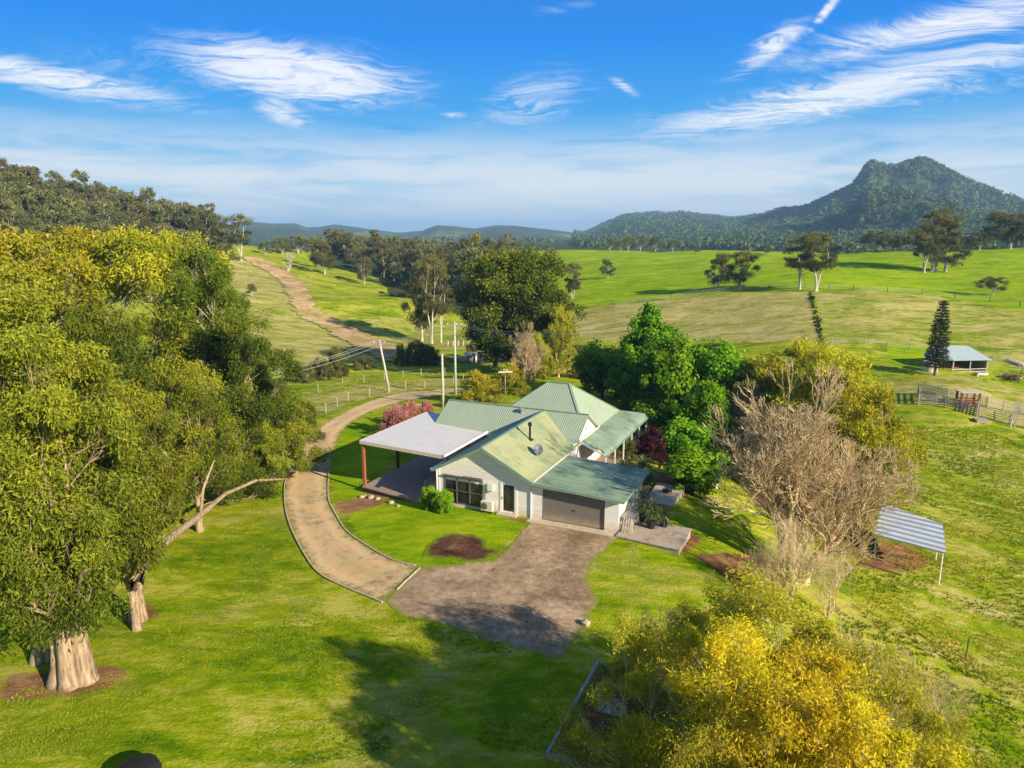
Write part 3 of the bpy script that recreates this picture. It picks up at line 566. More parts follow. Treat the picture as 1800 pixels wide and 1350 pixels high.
# roofs of the gable block
def pt(u, w_): return (u, w_, gz(u))
r1 = MB(); r1.slab([(-3.62, -.42, RZ), (.12, -.42, gz(.12)), (.12, 9.7, gz(.12)), (-3.62, 11.2, RZ)], .07)
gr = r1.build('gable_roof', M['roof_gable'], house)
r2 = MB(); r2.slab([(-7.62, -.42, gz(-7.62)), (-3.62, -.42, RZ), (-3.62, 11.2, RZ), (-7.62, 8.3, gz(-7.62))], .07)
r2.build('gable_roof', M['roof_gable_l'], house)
rc = MB(); rc.bar((-3.62, -.44, RZ + .02), (-3.62, 10.9, RZ + .02), .22, .05); rc.build('ridge_cap', M['trim'], house)
bb = MB()
for s_, u1 in ((1, .14), (-1, -7.64)):
    bb.bar((-3.62, -.44, RZ - .09), (u1, -.44, gz(u1) - .09), .05, .2)
bb.build('barge_board', M['trim'], house)
sf = MB(); sf.slab([(-3.62, -.41, RZ - .17), (.05, -.41, gz(.05) - .17), (.05, 0, gz(.05) - .17), (-3.62, 0, RZ - .17)], .02); sf.slab([(-7.5, -.41, gz(-7.5) - .17), (-3.62, -.41, RZ - .17), (-3.62, 0, RZ - .17), (-7.5, 0, gz(-7.5) - .17)], .02); sf.build('soffit', M['white'], house)
g_ = MB(); g_.bar((-7.68, -.42, gz(-7.62) - .05), (-7.68, 8.3, gz(-7.62) - .05), .13, .12); g_.build('gutter', M['white'], house)
g_ = MB(); g_.bar((.19, -.3, gz(.12) - .02), (.19, 9.9, gz(.12) - .02), .14, .09); g_.build('gutter', M['cream'], house)
dp = MB(); dp.tube([(-7.42, -.06, 2.6), (-7.42, -.06, -.5)], .05); dp.box(-7.33, -7.2, -.03, 0, -.5, 2.6); dp.build('downpipe', M['white'], house)
dp = MB(); dp.tube([(-.05, -.06, 2.5), (-.05, -.06, 0)], .04); dp.build('downpipe', M['white'], house)
# flue, dish, vent
fz = gz(-2.3); fl_ = MB(); fl_.tube([(-2.3, 5.0, fz - .1), (-2.3, 5.0, fz + 1.0)], .085, 12); fl_.tube([(-2.3, 5.0, fz + 1.0), (-2.3, 5.0, fz + 1.05), (-2.3, 5.0, fz + 1.3)], [.085, .15, .15], 12); fl_.box(-2.5, -2.1, 4.8, 5.2, fz - .13, fz + .02); fl_.build('flue', M['black'], gr, smooth=False)
dz_ = gz(-.95); ds = MB(); n_ = Vector((.55, -.62, .55)).normalized(); c_ = Vector((-.95, 3.4, dz_ + .55)); aa = n_.cross(Vector((0, 0, 1))).normalized(); ab = n_.cross(aa)
rings = [[c_ + n_ * (-.10 + .10 * (k / 4) ** 2) + (aa * math.cos(t) * .36 + ab * math.sin(t) * .42) * (k / 4) for t in np.linspace(0, 2 * math.pi, 25)[:-1]] for k in range(1, 5)]
vs = [c_ - n_ * .10] + [p for r_ in rings for p in r_]; fs = [(0, 1 + k, 1 + (k + 1) % 24) for k in range(24)] + [(1 + j * 24 + k, 1 + (j + 1) * 24 + k, 1 + (j + 1) * 24 + (k + 1) % 24, 1 + j * 24 + (k + 1) % 24) for j in range(3) for k in range(24)]
ds.add(vs, fs); dish = ds.build('satellite_dish', M['dish'], gr)
da = MB(); da.tube([c_ - n_ * .1, c_ - n_ * .2 + Vector((0, .1, -.3)), Vector((-.95, 3.6, dz_))], .025, 6); da.tube([c_ + ab * .4, c_ + n_ * .35 + ab * .1], .015, 5); da.tube([c_ + n_ * .33 + ab * .1, c_ + n_ * .45 + ab * .06], .045, 6); da.build('dish_arm', M['black'], gr)
# window
wf = MB()
for u in (-6.85, -5.87, -4.83, -3.81): wf.box(u, u + .06, -.03, .05, .1, 2.08)
for z in (.1, 1.02, 2.02): wf.box(-6.79, -3.81, -.025, .045, z, z + .06)
win = wf.build('window', M['frame'], house)
pn = MB(); pn.box(-6.82, -3.8, .06, .08, .12, 2.06); pn.build('pane', M['glass'], win)
cu = MB(); cu.box(-6.79, -3.81, .047, .058, 1.78, 2.02); cu.build('blind', M['white'], win)
aw = MB(); aw.bar((-6.9, -.1, 2.17), (-3.7, -.1, 2.17), .2, .04); aw.build('window_hood', M['frame'], win)
aw = MB(); aw.bar((-5.2, -.22, 2.30), (-3.75, -.22, 2.30), .05, .05); aw.build('awning_rail', M['frame'], house)
# door
df = MB(); df.box(-2.42, -2.25, -.03, .0, .0, 2.28); df.box(-1.28, -1.1, -.03, .0, 0, 2.28); df.box(-2.25, -1.28, -.03, 0, 2.15, 2.28)
for a, b, c, d in ((-2.25, -2.17, .05, 2.15), (-1.36, -1.28, .05, 2.15), (-2.17, -1.36, .05, .17), (-2.17, -1.36, 2.07, 2.15)): df.box(a, b, 0.003, .06, c, d)
door = df.build('door', M['white'], house)
dq = MB(); dq.box(-2.17, -1.36, .02, .05, .17, 2.07); dq.build('pane', M['glass'], door)
dh = MB(); dh.bar((-2.21, -.05, 1.0), (-2.21, -.05, 1.2), .03, .03); dh.build('handle', M['grey'], door)
st = MB(); st.box(-2.5, -1.0, -.5, -.005, -.2, .06); st.build('door_step', M['concrete'], house)
# garage u 0..6.1, w 0..6
def qz(u): return 2.68 - (u) * 0.052
ga = MB(); fw_ = lambda u0, u1, z0, z1: wall(ga, [(u0, 0, z0), (u1, 0, z0), (u1, 0, z1), (u0, 0, z1)])
fw_(0.002, .8, -.3, 2.2); fw_(5.15, 6.1, -.6, 2.2); fw_(.8, 5.15, 2.17, 2.2)
wall(ga, [(0.002, 0, 2.2), (6.1, 0, 2.2), (6.1, 0, qz(6.1) - .07), (0.002, 0, qz(0) - .07)])
ga.build('garage_wall', M['boards'], house)
gs = MB(); wall(gs, [(6.1, 0.14, -.8), (6.1, 6.0, -.8), (6.1, 6.0, qz(6.1) - .07), (6.1, .14, qz(6.1) - .07)], (-.14, 0)); gs.build('garage_side_wall', M['boards'], house)
gb = MB(); wall(gb, [(0.0, 6.0, -.4), (5.96, 6.0, -.4), (5.96, 6.0, 2.3), (0, 6.0, 2.5)], (0, -.14)); gb.build('garage_back_wall', M['boards'], house)
gd = MB(); gd.box(.84, 5.11, .08, .12, .03, 2.17); gdoor = gd.build('garage_door', M['rollerdoor'], house)
gh = MB(); gh.box(2.85, 3.1, .05, .085, .95, 1.0); gh.build('handle', M['black'], gdoor)
gt = MB(); gt.box(.8, .84, -.015, .13, 0, 2.17); gt.box(5.11, 5.15, -.015, .13, 0, 2.17); gt.box(.84, 5.11, -.015, .07, 2.11, 2.17); gt.build('garage_door_frame', M['frame'], house)
rr_ = MB(); rr_.slab([(.02, -.40, qz(0)), (6.5, -.40, qz(6.5)), (6.5, 6.25, qz(6.5)), (.02, 6.25, qz(0))], .07); rr_.build('garage_roof', M['roof_garage'], house)
fb = MB(); fb.bar((0.02, -.43, qz(0) - .08), (6.54, -.43, qz(6.5) - .08), .05, .17); fb.bar((6.53, -.45, qz(6.5) - .07), (6.53, 6.27, qz(6.5) - .07), .05, .16); fb.bar((.02, 6.28, qz(0) - .07), (6.5, 6.28, qz(6.5) - .07), .05, .16); fb.build('fascia', M['trim'], house)
sl = MB(); sl.box(-.1, 6.3, -.75, -.02, -.25, .025); sl.build('garage_apron_slab', M['concrete'], house)
# cross wing: ridge along u at w 11.2
WZ = 4.68; WR = 11.2
def wz(w_): return WZ - abs(w_ - WR) * .60
wr = MB(); wr.slab([(-12.7, 8.1, wz(8.1)), (-12.7, WR, WZ), (.25, WR, WZ), (.25, 8.55, wz(8.55)), (-1.0, 8.1, wz(8.1))][::-1], .07); wr.build('wing_roof', M['roof_hip'], house)
wr = MB(); wr.slab([(-12.7, WR, WZ), (-12.7, 14.2, wz(14.2)), (.25, 14.2, wz(14.2)), (.25, WR, WZ)][::-1], .07); wr.build('wing_roof', M['roof_hip'], house)
rc = MB(); rc.bar((-12.7, WR, WZ + .02), (.28, WR, WZ + .02), .2, .05); rc.build('ridge_cap', M['trim'], house)
ww = MB(); wall(ww, [(-.02, 8.5, -.2), (-.02, 14.0, -.2), (-.02, 14.0, wz(14.0) - .08), (-.02, WR, WZ - .08), (-.02, 8.5, wz(8.5) - .08)], (-.14, 0)); ww.build('wing_end_wall', M['white'], house)
ww = MB(); wall(ww, [(-12.4, 8.5, -1.8), (-12.4, 13.9, -1.8), (-12.4, 13.9, wz(13.9) - .08), (-12.4, WR, WZ - .08), (-12.4, 8.5, wz(8.5) - .08)], (.14, 0)); ww.build('wing_end_wall', M['boards'], house)
ww = MB(); wall(ww, [(-12.26, 8.5, -1.8), (-7.4, 8.5, -1.0), (-7.4, 8.5, 2.6), (-12.26, 8.5, 2.6)], (0, .14)); ww.build('wing_wall', M['boards'], house)
vt = MB(); vz = wz(10.7); vt.tube([(-5.5, 10.7, vz - .05), (-5.5, 10.7, vz + .15)], .16, 12); vt.tube([(-5.5, 10.7, vz + .15), (-5.5, 10.7, vz + .22), (-5.5, 10.7, vz + .34), (-5.5, 10.7, vz + .44)], [.16, .26, .26, .1], 12); vt.build('roof_vent', M['grey'], house)
gl = MB(); gl.box(-.03, .0, 11.25, 11.5, 3.3, 3.75); gl.build('gable_vent', M['grey'], house)
# main hip roof
e0 = 2.85; hp = [(-9.3, 11.0), (.1, 11.0), (.1, 20.8), (-9.3, 20.8)]; ra, rb = (-5.15, 15.9, 6.05), (-3.15, 15.9, 6.05)
C = [(u, w_, e0) for u, w_ in hp]
mh = MB(); mh.slab([C[0], C[1], rb, ra], .06); mh.slab([C[2], C[3], ra, rb], .06); mh.build('hip_roof', M['roof_hip'], house)
mh = MB(); mh.slab([C[1], C[2], rb], .06); mh.slab([C[3], C[0], ra], .06); mh.build('hip_roof', M['roof_hip_side'], house)
rc = MB()
for a, b in ((ra, rb), (rb, C[1]), (rb, C[2]), (ra, C[0]), (ra, C[3])): rc.bar((a[0], a[1], a[2] + .02), (b[0], b[1], b[2] + .02), .2, .05)
rc.build('ridge_cap', M['trim'], house)
mw = MB(); wall(mw, [(0, 14.0, -.6), (0, 20.7, -.8), (0, 20.7, 2.8), (0, 14.0, 2.8)], (-.14, 0)); mw.build('main_wall', M['boards'], house)
mw = MB(); wall(mw, [(-9.1, 20.56, -1.5), (-.14, 20.56, -1), (-.14, 20.56, 2.8), (-9.1, 20.56, 2.8)], (0, .14)); wall(mw, [(-9.1, 14, -1.5), (-9.1, 20.5, -1.5), (-9.1, 20.5, 2.8), (-9.1, 14, 2.8)], (.14, 0)); mw.build('main_wall', M['boards'], house)
for w_ in (15.2, 18.4):
    q = MB(); q.box(.003, .05, w_, w_ + 1.3, .7, 2.1); f = q.build('window', M['frame'], house); q = MB(); q.box(.052, .06, w_ + .08, w_ + 1.22, .78, 2.02); q.build('pane', M['glass'], f)
# verandah with bullnose edge along the right side and round the back corner
prof_ = [(.12, 2.84), (1.1, 2.58), (1.75, 2.38), (2.05, 2.26), (2.25, 2.10), (2.33, 1.95)]
vr = MB(); n = len(prof_)
vs = [(u, 9.5, z) for u, z in prof_] + [(u, 20.8 + u, z) for u, z in prof_]; vr.add(vs, [(i, i + 1, n + i + 1, n + i) for i in range(n - 1)])
vs = [(u, 9.5, z - .05) for u, z in prof_] + [(u, 20.8 + u, z - .05) for u, z in prof_]; vr.add(vs, [(n + i, n + i + 1, i + 1, i) for i in range(n - 1)])
vr.build('verandah_roof', M['roof_ver'], house, smooth=True)
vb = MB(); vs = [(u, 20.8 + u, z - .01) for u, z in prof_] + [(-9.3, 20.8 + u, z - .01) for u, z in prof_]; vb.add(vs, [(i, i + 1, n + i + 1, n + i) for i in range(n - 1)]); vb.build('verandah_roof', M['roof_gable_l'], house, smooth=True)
bm = MB(); bm.bar((.1, 9.42, 2.86), (2.3, 9.42, 1.98), .08, .16); bm.build('barge_board', M['white'], house)
bm = MB(); bm.bar((.16, 9.5, 2.92), (.16, 14.4, 2.92), .12, .1); bm.build('gutter', M['white'], house)
bm = MB(); bm.bar((2.36, 9.5, 1.93), (2.36, 23.1, 1.93), .1, .1); bm.build('gutter', M['trim'], house)
for w_ in (9.7, 12.3, 14.9, 17.5, 20.1, 22.7):
    q = MB(); q.box(2.14, 2.24, w_, w_ + .1, -1.2, 2.0); q.build('verandah_post', M['white'], house)
vf = MB(); vf.box(.02, 2.3, 9.6, 22.9, -.9, -.05); vf.build('verandah_floor', M['deck'], house)
# air conditioner, meter box: lift-away things fixed to the front wall
ac, of = hroot('air_conditioner', -3.25, -.28, .05, 'cream outdoor air conditioner unit standing at the front wall beside the door', 'air conditioner')
q = MB(); q.box(-3.68, -2.82, -.45, -.12, .1, .78); q.build('casing', M['cream'], ac, of)
q = MB(); q.tube([(-3.42, -.453, .45), (-3.42, -.47, .45)], .27, 20); q.build('fan_grille', M['grey'], ac, of)
q = MB(); q.tube([(-3.42, -.472, .45), (-3.42, -.485, .45)], .2, 16); q.tube([(-3.42, -.486, .45), (-3.42, -.495, .45)], .07, 12); q.build('fan', M['frame'], ac, of)
for u_ in (-3.6, -3.0): q = MB(); q.box(u_, u_ + .1, -.42, -.16, -.1, .1); q.build('foot', M['black'], ac, of)
mbx, of = hroot('meter_box', -3.0, -.12, 1.3, 'small cream electricity meter box on the wall above the air conditioner', 'meter box')
q = MB(); q.box(-3.3, -2.85, -.22, -.005, 1.5, 2.0); q.build('cabinet', M['cream'], mbx, of)
q = MB(); q.box(-3.27, -2.88, -.235, -.222, 1.53, 1.97); q.build('door', M['white'], mbx, of)
q = MB(); q.tube([(-3.5, -.05, 1.5), (-3.5, -.05, .8)], .025, 6); q.build('conduit', M['grey'], mbx, of)

# pergola and deck
pg, of = hroot('pergola', -11.5, 6.4, -.8, 'flat grey roofed pergola on red timber posts beside the house', 'pergola')
PN, PF, PL, PR = 1.45, 11.4, -15.2, -7.72
q = MB(); q.slab([(PL, PN, 3.25), (PR, PN, 3.0), (PR, PF, 3.0), (PL, PF, 3.25)], .09); q.build('roof', M['pergola_roof'], pg, of)
q = MB(); q.bar((PL, PN - .04, 3.13), (PR, PN - .04, 2.88), .06, .26); q.bar((PL - .03, PN, 3.13), (PL - .03, PF, 3.13), .06, .26); q.bar((PL, PF + .03, 3.13), (PR, PF + .03, 2.88), .06, .26); q.build('fascia', M['palewood'], pg, of)
q = MB(); q.bar((PR + .1, PN - .1, 2.99), (PR + .1, PF + .1, 2.99), .2, .2); q.build('gutter', M['white'], pg, of)
q = MB(); q.tube([(PR + .1, PN, 2.9), (PR + .15, PN - .1, 2.6), (-7.45, -.1, 2.35)], .05, 6); q.build('downpipe', M['white'], pg, of)
q = MB()
for w_ in (PN + .3, 4.8, 8.0, PF - .3): q.bar((PL + .2, w_, 3.05), (PR - .1, w_, 2.82), .08, .2)
q.build('beam', M['darkwood'], pg, of)
for u, w_, b_ in ((PL + .18, PN + .15, -1.3), (PL + .18, 6.3, -1.3), (PL + .18, PF - .2, -1.6), (PR - .15, PF - .2, -.5), (PR - .15, 5.6, -.5)):
    q = MB(); q.box(u - .1, u + .1, w_ - .1, w_ + .1, b_, 3.0); q.build('post', M['wood'] if w_ < 2 else M['darkwood'], pg, of)
dk, of = hroot('deck', -11.3, 5, -.8, 'dark timber deck under the grey pergola', 'deck')
q = MB(); q.slab([(-14.9, 1.05, -.35), (-7.34, -.25, -.35), (-7.34, 8.4, -.35), (-14.9, 10.9, -.35)], .09); q.build('decking', M['deck'], dk, of)
q = MB(); q.slab([(-14.85, 1.1, -.44), (-7.36, -.2, -.44), (-7.36, 8.3, -.44), (-14.85, 10.8, -.44)], .75); q.build('skirt', M['darkwood'], dk, of)
# outdoor table and chairs on the deck
tb, of = hroot('outdoor_table', -8.6, 2.9, -.35, 'pale outdoor dining table on the deck under the pergola', 'table')
q = MB(); q.box(-9.1, -8.1, 2.1, 3.9, .37, .42); q.build('tabletop', M['palewood'], tb, of)
for u in (-9.0, -8.2):
    for w_ in (2.2, 3.8): q = MB(); q.box(u - .04, u + .04, w_ - .04, w_ + .04, -.35, .37); q.build('leg', M['palewood'], tb, of)
q = MB(); q.tube([(-8.6, 2.6, .42), (-8.6, 2.6, .5), (-8.6, 2.6, .62)], [.08, .14, .11], 10); tag(q.build('bowl', M['black']), 'dark bowl on the outdoor dining table', 'bowl').location = (0, 0, 0)
bo = D.objects['bowl']; bo.location = (HO[0], HO[1], 0); bo.rotation_euler = (0, 0, HA)
def chair(u, w_, rz, label):
    c, _ = hroot('outdoor_chair', u, w_, -.35, label, 'chair', 'cream chairs round the outdoor table'); c.rotation_euler = (0, 0, HA + rz)
    q = MB(); q.box(-.25, .25, -.25, .25, .40, .46); q.build('seat', M['cream'], c)
    q = MB(); q.slab([(-.25, -.27, .95), (.25, -.27, .95), (.25, -.21, .95), (-.25, -.21, .95)], .5); q.build('backrest', M['cream'], c)
    for a in (-.22, .22):
        q = MB(); q.box(a - .02, a + .02, -.2, .24, .62, .66); q.box(a - .02, a + .02, .2, .24, .46, .62); q.build('armrest', M['cream'], c)
        for b in (-.22, .22): q = MB(); q.box(a - .025, a + .025, b - .025, b + .025, 0, .40); q.build('leg', M['cream'], c)
chair(-9.45, 2.2, -1.57, 'cream outdoor chair at the near corner of the deck table'); chair(-9.45, 3.1, -1.57, 'cream outdoor chair behind the nearest one at the left side of the deck table')
chair(-8.6, 1.7, 0, 'cream outdoor chair at the near end of the deck table'); chair(-7.85, 2.6, 1.57, 'cream outdoor chair between the deck table and the house wall'); chair(-9.45, 3.8, -1.57, 'cream outdoor chair at the far corner of the deck table')

# side decks, bench, pots
sdk, of = hroot('side_deck', 8.0, 1, 0, 'weathered grey timber deck strewn with dirt beside the garage', 'deck')
q = MB(); q.slab([(6.16, -.75, .12), (10.3, -1.15, .12), (10.35, 2.4, .12), (6.16, 2.6, .12)], .08); q.build('decking', M['sidedeck'], sdk, of)
q = MB(); q.slab([(6.2, -.7, .04), (10.25, -1.1, .04), (10.3, 2.35, .04), (6.2, 2.55, .04)], 1.2); q.build('skirt', M['greywood'], sdk, of)
sdk, of = hroot('side_deck', 7.4, 8.5, 0, 'smaller grey timber deck behind the garage beside a brown post', 'deck')
q = MB(); q.slab([(6.2, 6.4, .0), (8.2, 6.2, .0), (8.4, 10.4, .0), (6.2, 10.6, .0)], .08); q.build('decking', M['sidedeck'], sdk, of)
q = MB(); q.slab([(6.25, 6.45, -.08), (8.15, 6.25, -.08), (8.35, 10.35, -.08), (6.25, 10.55, -.08)], 1.1); q.build('skirt', M['greywood'], sdk, of)
bn, of = hroot('work_bench', 6.7, .9, .12, 'grey topped timber work bench against the garage side wall', 'bench')
q = MB(); q.box(6.2, 7.0, .15, 1.7, 1.0, 1.06); q.build('benchtop', M['grey'], bn, of)
for u in (6.28, 6.92):
    for w_ in (.22, 1.62): q = MB(); q.box(u - .05, u + .05, w_ - .05, w_ + .05, .12, 1.0); q.build('leg', M['palewood'], bn, of)
q = MB(); q.box(6.3, 6.9, .3, 1.55, .45, .5); q.build('shelf', M['greywood'], bn, of)
for k, (u, w_, l) in enumerate(((6.36, .02, .3), (6.52, .0, .2), (6.68, .03, .35), (6.84, .0, .25))):
    q = MB(); q.bar((u, w_ - .1, .13), (u + .05, .13, 1.0 + l * .3), .07, .05); o = q.build('timber_plank', M['palewood'])
    o.location = (HO[0], HO[1], 0); o.rotation_euler = (0, 0, HA); tag(o, ['plank leaning on the bench closest to the garage wall', 'second plank from the garage wall leaning on the bench', 'third plank from the garage wall leaning on the bench', 'outermost plank leaning on the bench'][k], 'plank', 'planks leaning on the bench')
def spiky(u, w_, z, h, n, L, seed, matn, label, pot=True, pr=.3):
    rs = np.random.RandomState(seed); root, _ = hroot('potted_plant' if pot else 'cordyline', u, w_, z, label, 'plant')
    if pot: q = MB(); q.tube([(0, 0, 0), (0, 0, .45), (0, 0, .5)], [pr * .75, pr, pr * 1.05], 14); q.build('pot', M['black'], root)
    q = MB(); q.tube([(0, 0, 0), (.02, 0, h * .6), (0, .03, h)], [.05, .04, .03], 6); q.build('stem', M['bark_d'], root)
    a = rs.rand(n) * 6.283; el = rs.uniform(-.3, 1.4, n); d = np.column_stack([np.cos(a) * np.cos(el), np.sin(a) * np.cos(el), np.sin(el)])
    b0 = np.tile([0, 0, h], (n, 1)) - np.outer(rs.rand(n) * h * .4, [0, 0, 1]); l = L * rs.uniform(.6, 1.1, n)[:, None]; sdv = np.cross(d, [0, 0, 1.]); sdv /= np.linalg.norm(sdv, axis=1)[:, None] + 1e-6; wv_ = .035
    mid_ = b0 + d * l * .55; tip = b0 + d * l - np.outer(l[:, 0] * .35, [0, 0, 1])
    Vv = np.stack([b0 - sdv * wv_ * .5, mid_ - sdv * wv_, tip, mid_ + sdv * wv_], 1).reshape(-1, 3)
    link('leaves', np_mesh('leaves', Vv, np.arange(4 * n).reshape(-1, 4), M[matn], dict(tint=np.repeat(rs.rand(n), 4))), root)
spiky(7.9, 1.4, .12, 1.5, 160, 1.1, 1, 'greyleaf', 'grey green spiky plant in a black pot on the side deck'); spiky(7.2, 2.2, .12, 1.9, 130, 1.2, 2, 'greyleaf', 'taller spiky plant beside the garage corner')
spiky(8.6, 2.0, .12, 1.0, 110, 1.0, 3, 'greyleaf', 'low spreading spiky plant at the back of the near side deck')
spiky(3.2, 11.5, -.3, .8, 170, 1.6, 4, 'greyleaf', 'pale flax clump beside the verandah post', False); spiky(4.6, 12.4, -.4, .9, 200, 1.7, 5, 'greyleaf', 'large flax clump in front of the burgundy shrub', False)
spiky(5.4, 10.6, -.3, .7, 150, 1.2, 6, 'greyleaf', 'flax clump at the edge of the brown garden bed', False)
def thing1(name, mb, m, label, cat, house_frame=True, group=None, smooth=False):
    o = mb.build(name, m, smooth=smooth)
    if house_frame: o.location = (HO[0], HO[1], 0); o.rotation_euler = (0, 0, HA)
    return tag(o, label, cat, group)
q = MB(); q.tube([(8.0, 11.4, -.8), (8.0, 11.4, .3), (8.02, 11.4, .62), (8.02, 11.4, .66)], [.3, .24, .2, .26], 14); q.tube([(8.02, 11.4, .66), (8.02, 11.4, .9)], [.09, .07], 8)
thing1('fire_pot', q, M['darkwood'], 'dark brown chimney pot standing on soil behind the smaller deck', 'chimney pot', smooth=False)
q = MB(); q.tube([(7.3, 8.6, .0), (7.3, 8.6, .12), (7.3, 8.6, .26)], [.15, .28, .3], 14); q.tube([(7.6, 8.9, .0), (7.65, 8.9, .3)], [.09, .03], 8)
thing1('garden_bowl', q, M['black'], 'small dark bowl and cone sitting on the smaller grey deck', 'bowl')
# white stones by the deck edge
for k, (px, py, s_) in enumerate(((636, 874, .2), (652, 875, .25), (664, 877, .18), (688, 884, .22), (700, 890, .14), (642, 873, .14))):
    x, y, z = G(px, py); rs = random.Random(k); q = MB(); rings = []
    q.tube([(x, y, z - .1), (x, y, z + s_ * .3), (x + .03, y, z + s_ * .7), (x + .02, y, z + s_ * .85)], [s_ * 1.1, s_ * (1.1 + .2 * rs.random()), s_ * .8, s_ * .3], 9)
    thing1('rock', q, M['stone'], ['pale rock at the foot of the red pergola post', 'largest pale rock along the near edge of the deck', 'pale rock right of the largest one by the deck', 'pale rock farther right along the deck edge', 'small rock standing off the lawn end of the deck', 'smallest pale rock left of the largest one by the deck'][k], 'rock', False, 'rocks along the deck edge', True)
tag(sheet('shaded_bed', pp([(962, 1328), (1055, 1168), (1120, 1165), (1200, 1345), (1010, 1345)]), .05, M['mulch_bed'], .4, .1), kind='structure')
# courtyard garden bed behind the garage
x = [hw(*p)[:2] for p in ((.3, 6.6), (6.0, 6.5), (6.1, 9.6), (4.2, 11.2), (2.5, 9.6), (.3, 9.3))]
tag(sheet('garden_bed', x, .12, M['mulch'], .4, .05), kind='structure')

# ---------------------------------------------------------------- the striped shelter, shed, yards, poles, fences
sr = [np.array(v) for v in []]
shx, shy, shz_ = G(1655, 1030)
c0 = np.array([shx, shy]); 
def zat(px, py, z): d = pix_dir(px, py); t = (z - CAMZ) / d[2]; return (d[0] * t, d[1] * t, z)
zr = top_z(shx, shy, 970)
A_, B_, C2, D2 = zat(1663, 971, zr), zat(1537, 938, zr + .15), zat(1547, 883, zr + .45), zat(1657, 921, zr + .3)
ctr = tuple(sum(p[i] for p in (A_, B_, C2, D2)) / 4 for i in range(2)); gzc = hz(*ctr); ang = math.atan2(A_[1] - B_[1], A_[0] - B_[0])
shl = empty('shade_shelter', (*ctr, gzc), ang, 'open shelter with a grey and white striped sheet roof on thin white posts', 'shelter')
def loc2(p): dx, dy = p[0] - ctr[0], p[1] - ctr[1]; return (dx * math.cos(ang) + dy * math.sin(ang), -dx * math.sin(ang) + dy * math.cos(ang), p[2] - gzc)
Lc = [loc2(p) for p in (B_, A_, D2, C2)]
q = MB(); q.slab(Lc, .05); q.build('roof', M['striped_roof'], shl)
q = MB()
for a, b in zip(Lc, Lc[1:] + Lc[:1]): q.bar((a[0] * .99, a[1] * .99, a[2] - .09), (b[0] * .99, b[1] * .99, b[2] - .09), .06, .1)
q.build('roof_frame', M['palewood'], shl)
for p in Lc:
    px_, py_ = p[0] * .93, p[1] * .93; wx = ctr[0] + px_ * math.cos(ang) - py_ * math.sin(ang); wy = ctr[1] + px_ * math.sin(ang) + py_ * math.cos(ang)
    q = MB(); q.tube([(px_, py_, hz(wx, wy) - gzc - .2), (px_, py_, p[2] - .06)], .045, 7); q.build('post', M['white'], shl)
for k in range(3):   # timber borders in the vegetable bed
    a = G(1495 + 8 * k, 962 + 14 * k); b = G(1605 - 10 * k, 985 + 14 * k); q = MB(); q.bar((a[0], a[1], a[2] + .06), (b[0], b[1], b[2] + .06), .08, .14)
    thing1('bed_border', q, M['darkwood'], ['farthest timber border across the red soil bed', 'middle timber border across the red soil bed', 'nearest timber border across the red soil bed'][k], 'border', False)

# open shed
s1 = G(1674, 653); s2 = G(1733, 657); sx = 0.5 * (s1[0] + s2[0]); sy = 0.5 * (s1[1] + s2[1]) + 3; ang = math.atan2(s2[1] - s1[1], s2[0] - s1[0]); L = math.dist(s1[:2], s2[:2]); gz_ = min(s1[2], s2[2])
shed = empty('farm_shed', (s1[0], s1[1], gz_), ang, 'open fronted farm shed with a blue grey hipped iron roof', 'shed')
hh = 2.7; dp_ = 6.5
q = MB(); q.slab([(-.5, -.6, hh), (L + .4, -.6, hh - .1), (L - 1.5, dp_ * .5, hh + 1.9), (-.4, dp_ * .5, hh + 2.2)], .06); q.slab([(L + .4, -.6, hh - .1), (L + .4, dp_ + .4, hh - .1), (L - 1.5, dp_ * .5, hh + 1.9)], .06); q.slab([(-.4, dp_ * .5, hh + 2.2), (L - 1.5, dp_ * .5, hh + 1.9), (L + .4, dp_ + .4, hh - .1), (-.5, dp_ + .4, hh)], .06); q.slab([(-3.6, dp_ * .5 - 1, hh - .2), (-.5, -.6, hh), (-.4, dp_ * .5, hh + 2.2)], .06); q.slab([(-3.6, dp_ * .5 - 1, hh - .2), (-.4, dp_ * .5, hh + 2.2), (-.5, dp_ + .4, hh)], .06)
q.build('roof', M['shed_roof'], shed)
for u in (0, L * .5, L): q = MB(); q.tube([(u, 0, -.5), (u, 0, hh - .05)], .1, 7); q.build('post', M['palewood'], shed)
q = MB(); q.box(-.3, L + .1, dp_, dp_ + .08, -.6, hh - .1); q.build('back_wall', M['darkwood'], shed)
q = MB(); q.box(L, L + .08, .2, dp_, -.6, hh - .15); q.build('side_wall', M['grey'], shed)
q = MB(); q.bar((.1, .0, .95), (L - .1, .0, .95), .07, .12); q.bar((.1, .0, .5), (L - .1, .0, .5), .07, .12); q.build('rail', M['palewood'], shed)
q = MB(); q.box(L * .2, L * .45, 2.2, 4, -.3, 1.2); q.build('hay_stack', M['rust'], shed)
q = MB(); q.box(-3.4, -3.32, 2.3, 2.38, -.5, hh - .25); q.build('post', M['palewood'], shed)
q = MB(); a = G(1715, 661); b = G(1733, 661); q.bar((a[0], a[1], a[2] + .4), (b[0], b[1], b[2] + .4), .8, .4); q.bar((a[0], a[1], a[2] + .1), (a[0] + .3, a[1], a[2] + .1), .7, .4)
thing1('feed_trough', q, M['palewood'], 'long pale trough on the grass in front of the open shed', 'trough', False)
q = MB(); a = G(1634, 652); q.tube([(a[0], a[1], a[2] - .2), (a[0], a[1], a[2] + 1.7), (a[0], a[1], a[2] + 1.95)], [1.2, 1.2, .2], 20)
thing1('water_tank', q, M['cream'], 'round pale water tank behind the tall pine by the shed', 'tank', False, smooth=False)

